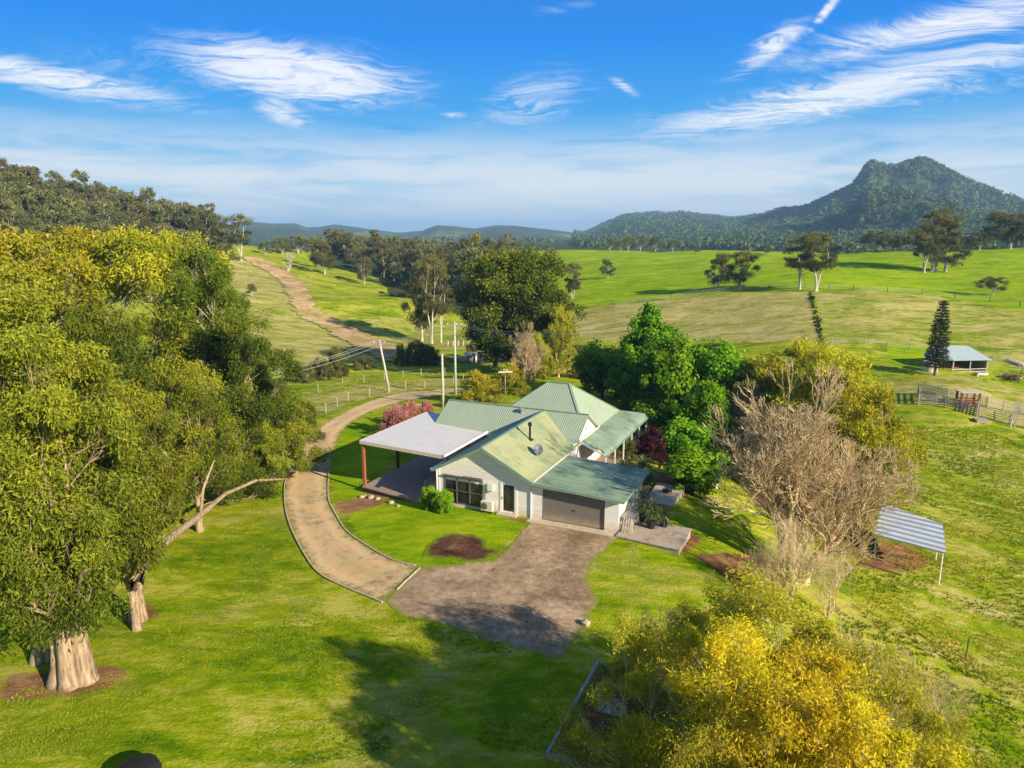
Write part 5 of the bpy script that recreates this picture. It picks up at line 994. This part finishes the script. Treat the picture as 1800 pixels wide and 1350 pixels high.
# bare trees: branching by recursion --------------------------------------------
def bare_tree(name, seed, Ht, spread, r0, m_, depth=7, stems=3, up=.25, rmin=.012, first=.30, wob=.13):
    rs = np.random.RandomState(seed); tb = Tubes(); cnt = 0
    stack = []
    for s_ in range(stems):
        a = s_ * 6.283 / stems + rs.rand(); stack.append((np.array([math.cos(a) * r0 * .5, math.sin(a) * r0 * .5, -.3]), unit(np.array([math.cos(a) * spread * rs.uniform(.3, 1.0), math.sin(a) * spread * rs.uniform(.3, 1.0), 1.0])), Ht * first * rs.uniform(.8, 1.15), r0 * rs.uniform(.6, 1), depth))
    while stack:
        p, d, l, r_, dep = stack.pop(); n = 5 if dep > 2 else 4; pts = [p]; dd = d
        for i in range(n): dd = unit(dd + rs.normal(size=3) * wob + np.array([0, 0, up * .12])); pts.append(pts[-1] + dd * l / n)
        re_ = max(rmin * .6, r_ * (.62 if dep > 1 else .4)); tb.add(pts, np.linspace(r_, re_, n + 1), 7 if dep > 5 else (5 if dep > 3 else 3)); cnt += 1
        if dep <= 1: continue
        nc = 2 if rs.rand() < .55 else 3
        if dep <= 4: nc = 3
        for c in range(nc):
            side = unit(np.cross(dd, rs.normal(size=3))); ang_ = rs.uniform(.25, .65) if c else rs.uniform(.05, .35)
            stack.append((pts[-1], unit(dd * math.cos(ang_) + side * math.sin(ang_)), l * rs.uniform(.62, .85), re_ * (.95 if c == 0 else rs.uniform(.6, .85)), dep - 1))
        if dep > 2:
            for i in (2, 3):
                if rs.rand() < .75: side = unit(np.cross(dd, rs.normal(size=3))); stack.append((pts[i], unit(dd * .7 + side * .8), l * rs.uniform(.45, .7), re_ * .5, max(1, dep - 2)))
    V_ = np.vstack(tb.V); s_ = Ht / V_[:, 2].max(); tb.V = [v * (s_, s_, s_) for v in tb.V]; return tb.mesh(name, M[m_]), cnt
bt, c1 = bare_tree('bare_branches', 53, 11.0, .5, .24, 'twig', 8, 4, .5, .013, .16)
p = G(1400, 1022); o = empty('bare_tree', (p[0], p[1], p[2] - .5), .6, 'large leafless tree with a dense haze of twigs beside the side decks', 'tree'); link('branches', bt, o); s_ = hgt_at(p, 612) / 11.0; o.scale = (s_ * .95, s_ * .95, s_)
p = G(1300, 800); o = empty('bare_tree', p, 2.6, 'leafless tree behind the left side of the large bare tree', 'tree'); link('branches', bt, o); s_ = hgt_at(p, 668) / 11.0; o.scale = (s_, s_, s_)
b2, c2 = bare_tree('thin_bare_branches', 57, 7.0, .35, .10, 'twig_y', 6, 5, .8, .011, .26)
for px, py, ty, rz, lb in ((1385, 1075, 905, 0, 'straw coloured leafless sapling at the foot of the large bare tree'), (1455, 1085, 965, 2, 'straw coloured leafless sapling left of the red vegetable bed'), (1180, 1230, 1060, 1, 'pale leafless shrub poking through the olive and gold tree'), (1560, 1290, 1130, 4, 'tangled grey bare shrub among the golden trees at the right'), (1620, 1330, 1180, 5, 'tangled bare shrub at the right end of the golden trees'), (1340, 1060, 950, 3, 'straw coloured sapling left of the foot of the large bare tree'), (1480, 1320, 1110, 6, 'bare shrub standing above the golden crowns')):
    p = G(px, py); o = empty('bare_sapling', p, rz, lb, 'sapling'); link('branches', b2, o); s_ = hgt_at(p, ty) / 7.0; o.scale = (s_, s_, s_)
p = G(1783, 752); o = empty('bare_sapling', p, 0, 'small white barked dead sapling at the right end of the stockyard', 'sapling'); me_ = b2.copy(); me_.materials.clear(); me_.materials.append(M['bark_w']); link('branches', me_, o); s_ = hgt_at(p, 700) / 7; o.scale = (s_ * .5, s_ * .5, s_)
dead, _ = bare_tree('dead_gum_branches', 61, 10, .35, .35, 'bark_w', 4, 3, .8, .05, .38)
p = G(506, 477); o = empty('dead_tree', p, 0, 'dead white gum standing beside the dirt track', 'tree'); link('branches', dead, o); s_ = hgt_at(p, 440) / 10; o.scale = (s_, s_, s_)
p = G(928, 672); o = empty('dead_tree', p, 1, 'half bare tree with pale tangled limbs in front of the big dark tree', 'tree'); link('branches', bt, o); s_ = hgt_at(p, 562) / 11; o.scale = (s_ * .7, s_ * .7, s_)

# trees behind the house --------------------------------------------------------
fA = tree_meshes('fig', 71, 17, 3.5, 7.0, 50, 1.9, 1300, .40, .20, .6, 'gum_dark', 'bark_d', 'spread', .3, 3, .65, .3)
fG = recol(fA, 'gum_mid')
p = at_r(915, 118); place('dark_spreading_tree', fG, p, .5, (hgt_at(p, 441) / 17,) * 3, 'biggest dark spreading tree right of the tall power pole')
p = at_r(870, 128); place('dark_spreading_tree', fA, p, 2.5, (hgt_at(p, 478) / 17,) * 3, 'lower dark spreading tree on the left shoulder of the biggest one')
p = at_r(985, 112); place('olive_tree', oB, p, .5, (hgt_at(p, 540) / 9 * .55, hgt_at(p, 540) / 9 * .55, hgt_at(p, 540) / 9), 'slim yellow green tree at the right of the biggest dark tree')
p = at_r(940, 102); place('olive_tree', oB, p, 1.5, (hgt_at(p, 585) / 9 * .8, hgt_at(p, 585) / 9 * .8, hgt_at(p, 585) / 9), 'sparse olive tree in front of the biggest dark tree')
bush = tree_meshes('bush', 75, 3.2, .1, 1.6, 60, .5, 420, .15, .11, .08, 'hedge', 'bark_d', 'column', .2, 3, 1.0, .25, hollow=.8)
ybush = tree_meshes('ybush', 76, 4, .1, 2.2, 30, .7, 420, .2, .10, .08, 'orange', 'bark_d', 'dome', .3, 3, .9, .5)
pbush = tree_meshes('pbush', 77, 3.4, .3, 1.7, 34, .45, 260, .13, .10, .07, 'pink', 'bark_d', 'dome', .3, 4, 1.3, .4, twigs=6)
rbush = tree_meshes('rbush', 78, 3.4, .3, 1.7, 28, .55, 420, .15, .11, .07, 'purple', 'bark_d', 'dome', .3, 3, .9, .2)
gbush = tree_meshes('gbush', 79, 5, .2, 3.0, 30, 1.0, 420, .32, .13, .12, 'gum_dark', 'bark', 'dome', .4, 2, .9, .3)
def put_bush(ms, h0, px, py, ty, wpx, rz, name, cat, label, rbase=1.8, group=None):
    p = G(px, py); Ht = hgt_at(p, ty); d = math.hypot(p[0], p[1]); wm = wpx / 2 / FPX * d / rbase; return place(name, ms, p, rz, (wm, wm, Ht / h0), label, cat, group)
put_bush(bush, 3.2, 754, 892, 856, 36, 0, 'clipped_bush', 'bush', 'clipped lime green bush left of the pair by the deck', 2.1)
put_bush(bush, 3.2, 780, 899, 861, 42, 2, 'clipped_bush', 'bush', 'clipped lime green bush right of the pair, in front of the big window', 2.1)
put_bush(ybush, 4, 838, 712, 652, 74, 0, 'golden_bush', 'bush', 'rounded golden bush behind the left end of the house', 2.3)
put_bush(ybush, 4, 900, 690, 640, 60, 3, 'golden_bush', 'bush', 'golden bush beside the slender light pole', 2.3)
put_bush(pbush, 3.4, 697, 764, 712, 56, 0, 'blossom_shrub', 'shrub', 'pink blossom shrub at the left behind the pergola')
put_bush(pbush, 3.4, 722, 752, 703, 40, 2, 'blossom_shrub', 'shrub', 'brightest pink blossom shrub in the middle behind the pergola')
put_bush(pbush, 3.4, 748, 744, 703, 36, 4, 'blossom_shrub', 'shrub', 'pink blossom shrub at the right behind the pergola')
put_bush(rbush, 3.4, 1142, 806, 752, 62, 0, 'burgundy_shrub', 'shrub', 'burgundy leaved shrub beside the verandah')
put_bush(gbush, 5, 1100, 808, 770, 40, 1, 'grey_shrub', 'shrub', 'dark grey green shrub against the verandah post', 3.3)
put_bush(gbush, 5, 860, 690, 668, 60, 1, 'low_shrub', 'shrub', 'low shrub between the golden bush and the house roof', 3.3)
for k, (px, py, ty, w_, lb) in enumerate(((592, 662, 608, 44, 'rounded dark shrub tree left of the orange bank'), (563, 668, 628, 34, 'dark shrub next to the rounded one below the track'), (535, 672, 640, 36, 'dark shrub at the end of the gum grove by the creek'), (706, 642, 604, 24, 'small dark tree just right of the leaning pole'),
        (733, 640, 598, 40, 'dark shrub in the creek below the clump of white gums'), (755, 640, 606, 40, 'shrub left of the short timber pole by the creek'), (832, 628, 600, 26, 'small shrub right of the creek glint blocks'), (1015, 640, 606, 50, 'brownish shrub at the left of the bright green trees'), (1040, 640, 604, 44, 'dark shrub against the straw field'), (865, 630, 605, 30, 'low shrub on the creek bank under the big dark tree'),
        (1020, 665, 640, 50, 'green shrub behind the lawn right of the main roof'), (640, 648, 625, 40, 'dry brown shrub on the orange bank'))):
    put_bush(gbush, 5, px, py, ty, w_, k * 1.3, 'creek_shrub', 'shrub', lb, 3.3)

# Norfolk pine, small flat topped tree
def norfolk(seed, Ht):
    rs = np.random.RandomState(seed); tb = Tubes(); tb.add([[0, 0, -.3], [0, 0, Ht * .5], [0, 0, Ht]], [.28, .18, .04], 8); Vs = []; ts = []
    z = Ht * .12
    while z < Ht * .99:
        t = 1 - z / Ht; Lb = (.5 + 2.0 * t ** .7) * rs.uniform(.75, 1.05); nb = 6; a0 = rs.rand() * 6
        for k in range(nb):
            a = a0 + k * 6.283 / nb + rs.normal() * .12; d = np.array([math.cos(a), math.sin(a), .12]); b = np.array([0, 0, z]); tb.add([b, b + d * Lb * .6, b + d * Lb + (0, 0, .15 * Lb)], [.05, .03, .015], 3)
            n = int(26 * Lb) + 10; s_ = rs.rand(n) ** .7; c = b + d * (s_ * Lb)[:, None] + rs.normal(size=(n, 3)) * (.13, .13, .10); ax = unit(rs.normal(size=(n, 3)) * .5 + d + (0, 0, .4)); Vs.append(leaf_quads(c, ax, unit(np.cross(ax, rs.normal(size=(n, 3)))), .42, .12)); ts.append(rs.rand(n) * .7 + .2 * s_)
        z += .48 * rs.uniform(.8, 1.2)
    V_ = np.vstack(Vs); t_ = np.concatenate(ts); return tb.mesh('pine_trunk', M['bark_d']), np_mesh('pine_crown', V_, np.arange(len(V_)).reshape(-1, 4), M['pine'], dict(tint=np.repeat(np.clip(t_, 0, 1), 4)))
nf = norfolk(3, 14); p = G(1643, 660); place('pine_tree', nf, p, 0, (hgt_at(p, 525) / 14,) * 3, 'tall narrow dark pine standing beside the open shed')

# middle distance gums -----------------------------------------------------------
mA = tree_meshes('mid_gum_a', 81, 18, 6.5, 5.0, 24, 1.75, 520, .45, .15, .38, 'gum_dark', 'bark_w', 'spread', .5, 2, .55, .35)
mB = tree_meshes('mid_gum_b', 82, 15, 3.5, 4.6, 24, 1.65, 520, .45, .16, .35, 'gum_dark', 'bark_w', 'round', .5, 1, .7, .35)
mC = tree_meshes('mid_gum_c', 83, 12, 3.0, 5.5, 20, 1.65, 520, .45, .16, .35, 'gum_dark', 'bark_w', 'dome', .5, 2, .6, .35)
MT = [(mA, 18, 5.9), (mB, 15, 5.2), (mC, 12, 6.2)]
def mid(k, px, py, ty, wpx, rz, label, name='gum_tree'):
    p = G(px, py); Ht = hgt_at(p, ty); d = math.hypot(p[0], p[1]); m_, h0, r0 = MT[k]; s_ = wpx / 2 / FPX * d / r0; return place(name, m_, p, rz, (s_, s_, Ht / h0), label)
for i, a in enumerate(((0, 759, 604, 448, 74, 'tallest of the white trunked gums beyond the creek'), (0, 775, 602, 470, 60, 'white trunked gum right of the tallest one beyond the creek'), (1, 742, 600, 480, 62, 'white trunked gum left of the tallest one beyond the creek'),
        (0, 1406, 508, 412, 74, 'left one of the pair of spreading gums at the paddock corner'), (0, 1434, 512, 408, 78, 'right one of the pair of spreading gums at the paddock corner'),
        (0, 1623, 479, 392, 60, 'leftmost gum of the tall clump on the right hill'), (0, 1639, 477, 366, 72, 'tallest gum of the clump on the right hill'), (0, 1645, 477, 380, 64, 'second tallest gum of the clump on the right hill'), (1, 1661, 478, 405, 64, 'rightmost and lowest gum of the clump on the right hill'),
        (2, 1744, 519, 484, 44, 'small flat topped tree alone in the right paddock'), (1, 1262, 511, 441, 50, 'left one of the two round dark trees on the green field'), (1, 1300, 509, 437, 56, 'right one of the two round dark trees on the green field'),
        (1, 1068, 489, 453, 30, 'small lone dark tree on the green field'), (0, 1006, 538, 461, 42, 'gum with a straight white trunk at the left edge of the green field'), (1, 965, 480, 434, 34, 'dark tree at the far left corner of the green field'),
        (0, 424, 458, 376, 60, 'lone tall gum on the crest at the top of the dirt track'), (1, 571, 482, 418, 46, 'grey gum with forked pale trunk on the hill right of the track'), (1, 559, 470, 412, 40, 'gum behind the forked one on the hill right of the track'), (0, 620, 476, 434, 28, 'pale leaning gum below the wooded knoll'), (2, 641, 500, 449, 38, 'small brown gum lowest on the hill right of the track'),
        (2, 466, 447, 423, 24, 'small dark tree on the crest right of the lone tall gum'), (2, 496, 447, 415, 40, 'dark rounded tree cluster on the crest behind the dead gum'), (2, 525, 446, 412, 40, 'dark tree on the crest beside the wooded knoll'),
        (1, 1755, 438, 368, 50, 'left gum of the tall row on the right skyline'), (0, 1776, 438, 374, 46, 'middle gum of the tall row on the right skyline'), (1, 1800, 437, 366, 54, 'gum of the skyline row cut by the right edge'), (2, 1722, 440, 405, 40, 'low dark tree left of the tall skyline row'),
        (2, 1535, 442, 404, 46, 'broad olive tree on the crest behind the white cottage'), (2, 1562, 442, 408, 44, 'dark tree right of the broad olive tree on the crest'), (2, 1590, 442, 412, 40, 'dark tree on the crest just left of the tall clump'), (2, 1690, 440, 414, 40, 'low dark tree on the crest right of the tall clump'),
        (2, 398, 470, 425, 44, 'scrubby tree left of the lone tall gum'), (2, 383, 500, 440, 44, 'scrubby tree on the slope left of the track top'), (2, 443, 522, 496, 18, 'tiny dark shrub on the straw slope left of the track'))):
    mid(a[0], a[1], a[2], a[3], a[4], i * 1.7, a[5])
for i, (px, py, ty, w_) in enumerate(((1072, 441, 418, 20), (1090, 441, 421, 18), (1104, 441, 413, 26), (1126, 441, 412, 30), (1152, 442, 414, 28), (1182, 443, 419, 24), (1226, 446, 434, 14), (890, 440, 420, 22), (905, 440, 424, 18), (936, 440, 424, 14), (1205, 444, 430, 14), (1468, 446, 430, 26), (1350, 448, 432, 18))):
    p = G(px, py); m_, h0, r0 = MT[2]; d = math.hypot(p[0], p[1]); s_ = w_ / 2 / FPX * d / r0; place('crest_tree', m_, p, i * 2.1, (s_, s_, hgt_at(p, ty) / h0), ['leftmost of the crest trees under the blue hill foot', 'slim low tree second in the crest row', 'dark round tree third in the crest row', 'tallest dark tree in the middle of the crest row', 'broad tree just right of the tallest crest row tree', 'crest tree with gap on both sides right of the row', 'tiny tree alone on the crest left of the spreading pair', 'dark tree on the far left crest above the biggest dark tree', 'second tree on the far left crest above the biggest dark tree', 'small isolated tree on the crest left of the row', 'tiny tree just left of the smallest lone crest tree', 'low tree on the crest just left of the white cottage', 'low bush on the crest above the two round dark trees'][i], 'tree', 'trees along the far green crest')

# forest trees: left hill and wooded knoll -----------------------------------------
fo1 = tree_meshes('forest_a', 91, 17, 7.0, 4.4, 15, 1.8, 210, .75, .30, .28, 'forest', 'bark_w', 'spread', .4, 1, .6, .4, limb_k=4, twigs=1)
fo2 = tree_meshes('forest_b', 92, 14, 4.0, 4.2, 15, 1.75, 210, .75, .30, .28, 'forest', 'bark_w', 'round', .4, 1, .7, .4, limb_k=4, twigs=1)
fo3 = tree_meshes('forest_c', 93, 16, 4.5, 4.0, 16, 1.65, 210, .75, .30, .25, 'forest', 'bark', 'dome', .4, 2, .7, .4, limb_k=4, twigs=1)
FO = [fo1, fo2, fo3]
def scatter(n, gen_, label, group, smin, smax, dmin, seed):
    rs = np.random.RandomState(seed); pts = []; t = 0
    while len(pts) < n and t < 20000:
        t += 1; x, y = gen_(rs)
        if all((x - a) ** 2 + (y - b) ** 2 > dmin * dmin for a, b in pts): pts.append((x, y))
    for i, (x, y) in enumerate(pts):
        s_ = rs.uniform(smin, smax); place('forest_tree', FO[rs.randint(3)], (x, y, hz(x, y)), rs.rand() * 6.28, (s_, s_, s_ * rs.uniform(.85, 1.2)), label, 'tree', group)
    return pts
def hill(rs):
    px = rs.uniform(-60, 385); r_ = rs.uniform(250, 450); 
    if px > 330: r_ = rs.uniform(330, 450)
    return at_r(px, r_)[:2]
scatter(165, hill, 'grey green gum in the forest covering the left hill', 'forest trees on the left hill', .75, 1.15, 6.5, 3)
def knoll(rs):
    px = rs.uniform(575, 905); lo = np.interp(px, [575, 660, 720, 800, 905], [400, 345, 285, 235, 215]); return at_r(px, rs.uniform(lo, lo + 170))[:2]
scatter(120, knoll, 'grey brown gum in the wooded knoll beyond the dirt track', 'forest trees on the wooded knoll', .75, 1.1, 7.5, 4)

# distant woods: one mass of many crowns per area -----------------------------------
def blob_forest(name, pts, rad, m_, seed, label=None):
    rs = np.random.RandomState(seed); n = len(pts); k = 30
    z = H(pts[:, 0], pts[:, 1]); c = np.column_stack([pts, z + rad * .75]); i = np.repeat(np.arange(n), k); rr_ = rad[i]
    dv = unit(rs.normal(size=(n * k, 3)) + (0, 0, .4)); ctr_ = c[i] + dv * rr_[:, None] * (1, 1, 1.1) * rs.uniform(.55, 1, (n * k, 1))
    nrm = unit(dv + rs.normal(size=(n * k, 3)) * .4); ax = unit(np.cross(nrm, rs.normal(size=(n * k, 3)))); sd_ = np.cross(nrm, ax)
    Vq = leaf_quads(ctr_, ax, sd_, rr_ * .62, rr_ * .5); t0 = rs.rand(n)
    me_ = np_mesh(name, Vq, np.arange(4 * n * k).reshape(-1, 4), m_, dict(tint=np.repeat(np.clip(.1 + t0[i] * .5 + rs.rand(n * k) * .3, 0, 1), 4)))
    return tag(link(name, me_), label, 'forest', kind='stuff')
rs = np.random.RandomState(8); n = 22000
az = rs.uniform(az_of(1010), az_of(2000), n); R0 = interp_px(az, MTN_R); r_ = R0 * np.exp(rs.uniform(-1.35, .08, n)); pts = np.column_stack([r_ * np.sin(az), r_ * np.cos(az)]); zz = H(pts[:, 0], pts[:, 1]); keep = (r_ > 620) & (rs.rand(n) < np.clip(r_ / 1500, .25, 1)) & (zz > 0)
M['farwood'] = leaf_mat('far_forest_leaves', [(0.0, (.03, .06, .018)), (0.5, (.09, .14, .035)), (1.0, (.22, .25, .07))], 0.2)
blob_forest('mountain_forest', pts[keep], (3.2 + 4.2 * rs.rand(keep.sum())) * np.clip(r_[keep] / 1400, .8, 1.3), M['farwood'], 9, 'dense gum forest covering the rocky mountain')
n = 1500; px = rs.uniform(-500, 400, n); a = np.array([az_of(q) for q in px]); r_ = rs.uniform(210, 620, n); pts = np.column_stack([r_ * np.sin(a), r_ * np.cos(a)])
kk = ~((px > 320) & (r_ < 330)); blob_forest('hill_forest', pts[kk], rs.uniform(3.0, 5.0, kk.sum()), M['forest'], 10, 'forest understorey covering the left hill')
n = 650; px = rs.uniform(575, 905, n); a = np.array([az_of(q) for q in px]); lo = np.interp(px, [575, 660, 720, 800, 905], [410, 352, 292, 240, 220]); r_ = lo + rs.uniform(0, 170, n); pts = np.column_stack([r_ * np.sin(a), r_ * np.cos(a)])
blob_forest('knoll_forest', pts, rs.uniform(2.6, 4.6, n), M['forest'], 11, 'forest understorey of the wooded knoll')
# scattered far tree belts on the plain
n = 900; px = rs.uniform(380, 1450, n); a = np.array([az_of(q) for q in px]); r_ = rs.uniform(900, 2000, n); lines = np.abs(fbm(r_ * np.sin(a) / 260., r_ * np.cos(a) / 160., 3)) < .05; pts = np.column_stack([r_ * np.sin(a), r_ * np.cos(a)])[lines]
blob_forest('far_tree_belts', pts, rs.uniform(4, 8, len(pts)), M['farwood'], 12, 'thin belts of trees across the distant plain')

# grass tussocks: right paddock and rough verges (countless)
def tussocks(name, npts, poly_px, seed, hmin, hmax, label, dens_noise=.0, wdt=.5, mat_='straw'):
    rs = np.random.RandomState(seed); poly = pp(poly_px); xs = [p[0] for p in poly]; ys = [p[1] for p in poly]
    # more where it is near
    x = rs.uniform(min(xs), max(xs), npts * 3); y = min(ys) + (max(ys) - min(ys)) * rs.rand(npts * 3) ** 1.7; k = inpoly(x, y, poly); x, y = x[k][:npts], y[k][:npts]
    k = fbm(x / 3.5, y / 2.2, 3) > dens_noise; x, y = x[k], y[k]; n = len(x); b = 9; i = np.repeat(np.arange(n), b); z = H(x, y)
    s_ = rs.uniform(hmin, hmax, n) * (.8 + .9 * (fbm(x / 6, y / 6, 2) + .3)); a = rs.rand(n * b) * 6.283; base = np.column_stack([x[i], y[i], z[i] - .02]) + np.column_stack([np.cos(a), np.sin(a), 0 * a]) * (s_[i] * .35 * rs.rand(n * b))[:, None]
    d = unit(np.column_stack([np.cos(a) * .8, np.sin(a) * .8, rs.uniform(.6, 1.5, n * b)])); l = s_[i] * rs.uniform(.5, 1.1, n * b); sd_ = np.column_stack([-np.sin(a), np.cos(a), 0 * a]); wd = l * wdt * .5
    Vt = np.stack([base - sd_ * wd[:, None] * .6, base + sd_ * wd[:, None] * .6, base + d * l[:, None] + sd_ * wd[:, None] * .25, base + d * l[:, None] * 1.02 - sd_ * wd[:, None] * .25], 1).reshape(-1, 3)
    t = np.clip(.5 + .9 * fbm(x / 5 + 40, y / 5, 3)[i] + rs.normal(size=n * b) * .13, 0, 1)
    return tag(link(name, np_mesh(name, Vt, np.arange(4 * n * b).reshape(-1, 4), M[mat_], dict(tint=np.repeat(t, 4)))), label, 'grass', kind='stuff')
tussocks('paddock_grass', 26000, [(1560, 760), (1640, 735), (1800, 765), (1960, 800), (2150, 1100), (2300, 1345), (1560, 1345), (1480, 1100), (1420, 960), (1440, 800)], 21, .10, .22, 'rough tussocky grass of the steep right paddock', -.3)
tussocks('verge_grass', 2600, [(520, 760), (560, 715), (640, 690), (840, 664), (840, 645), (640, 660), (520, 700)], 22, .08, .2, 'rough dry grass along the wire fence', -.1)
tussocks('hedge_line', 900, [(1420, 510), (1426, 510), (1449, 603), (1440, 603)], 23, .3, .7, 'dark green hedge line running down between the two fields', -2, .8, 'pine')
M['lawnblade'] = leaf_mat('lawn_blades', [(0.0, (.08, .17, .002)), (0.5, (.20, .29, .004)), (1.0, (.42, .42, .04))], 0.3)
tussocks('lawn_grass', 22000, [(560, 1345), (0, 1345), (0, 1240), (230, 1110), (300, 1000), (480, 860), (505, 935), (560, 1015), (680, 1075), (980, 1165), (1040, 1170), (950, 1345)], 31, .035, .085, 'short mown lawn grass between the gum trees and the drive', -.05, .5, 'lawnblade')
rs = np.random.RandomState(77); pl2 = pp([(240, 1120), (480, 900), (560, 1030), (980, 1170), (1030, 1180), (940, 1345), (150, 1345)]); x = rs.uniform(-16, 6, 4000); y = rs.uniform(22, 45, 4000); k = inpoly(x, y, pl2) & (fbm(x / 4, y / 4, 2) > -.12); x, y = x[k][:900], y[k][:900]
z = H(x, y) + .07; c = np.column_stack([x, y, z])[:420]; x = x[:420]; a = rs.rand(len(x)) * 6.28; ax = np.column_stack([np.cos(a), np.sin(a), 0 * a]); sd2 = np.column_stack([-np.sin(a), np.cos(a), 0 * a]); Vd = leaf_quads(c, ax, sd2, .04, .04)
tag(link('lawn_daisies', np_mesh('lawn_daisies', Vd, np.arange(len(Vd)).reshape(-1, 4), M['white'])), 'tiny white daisies dotted over the lawn', 'flowers', kind='stuff')

# pale clumps, brush pile
p = G(1776, 668); tb = Tubes(); rs = np.random.RandomState(4)
for k in range(60): c = rs.normal(size=3) * (1.1, .8, .3) + (0, 0, .45); d = unit(rs.normal(size=3) * (1, 1, .35)) * rs.uniform(.6, 1.5); tb.add([c - d, c + rs.normal(size=3) * .1, c + d], [.05, .05, .02], 4)
o = link('brush_pile', tb.mesh('brush_pile', M['darkwood'])); o.location = p; tag(o, 'dark pile of cut branches on the grass right of the open shed', 'brush pile')
a = G(1768, 636); b = G(1800, 645); q = MB(); q.tube([(a[0], a[1], a[2] + .3), ((a[0] + b[0]) / 2, a[1], (a[2] + b[2]) / 2 + .5), (b[0], b[1], b[2] + .3)], [.2, .4, .5], 8); thing1('fallen_log', q, M['bark_w'], 'pale fallen log beyond the brush pile at the right edge', 'log', False, smooth=True)

HZT = float(Z.max()) + 25
print('highest ground', Z.max(), Z.min())
# ---------------------------------------------------------------- haze: one even box of air round everything
q = MB(); q.box(-12000, 12000, -1500, 12050, -60, HZT)
hm = D.materials.new('haze'); hm.use_nodes = True; t = NT(hm.node_tree); t.n.remove(t.n['Principled BSDF']); pv = t.new('ShaderNodeVolumePrincipled')
pv.inputs['Color'].default_value = (.38, .66, 1.0, 1); pv.inputs['Density'].default_value = 1.8e-4; pv.inputs['Anisotropy'].default_value = 0.0; t.l.new(pv.outputs[0], t.n['Material Output'].inputs['Volume'])
tag(q.build('haze', hm), kind='stuff')
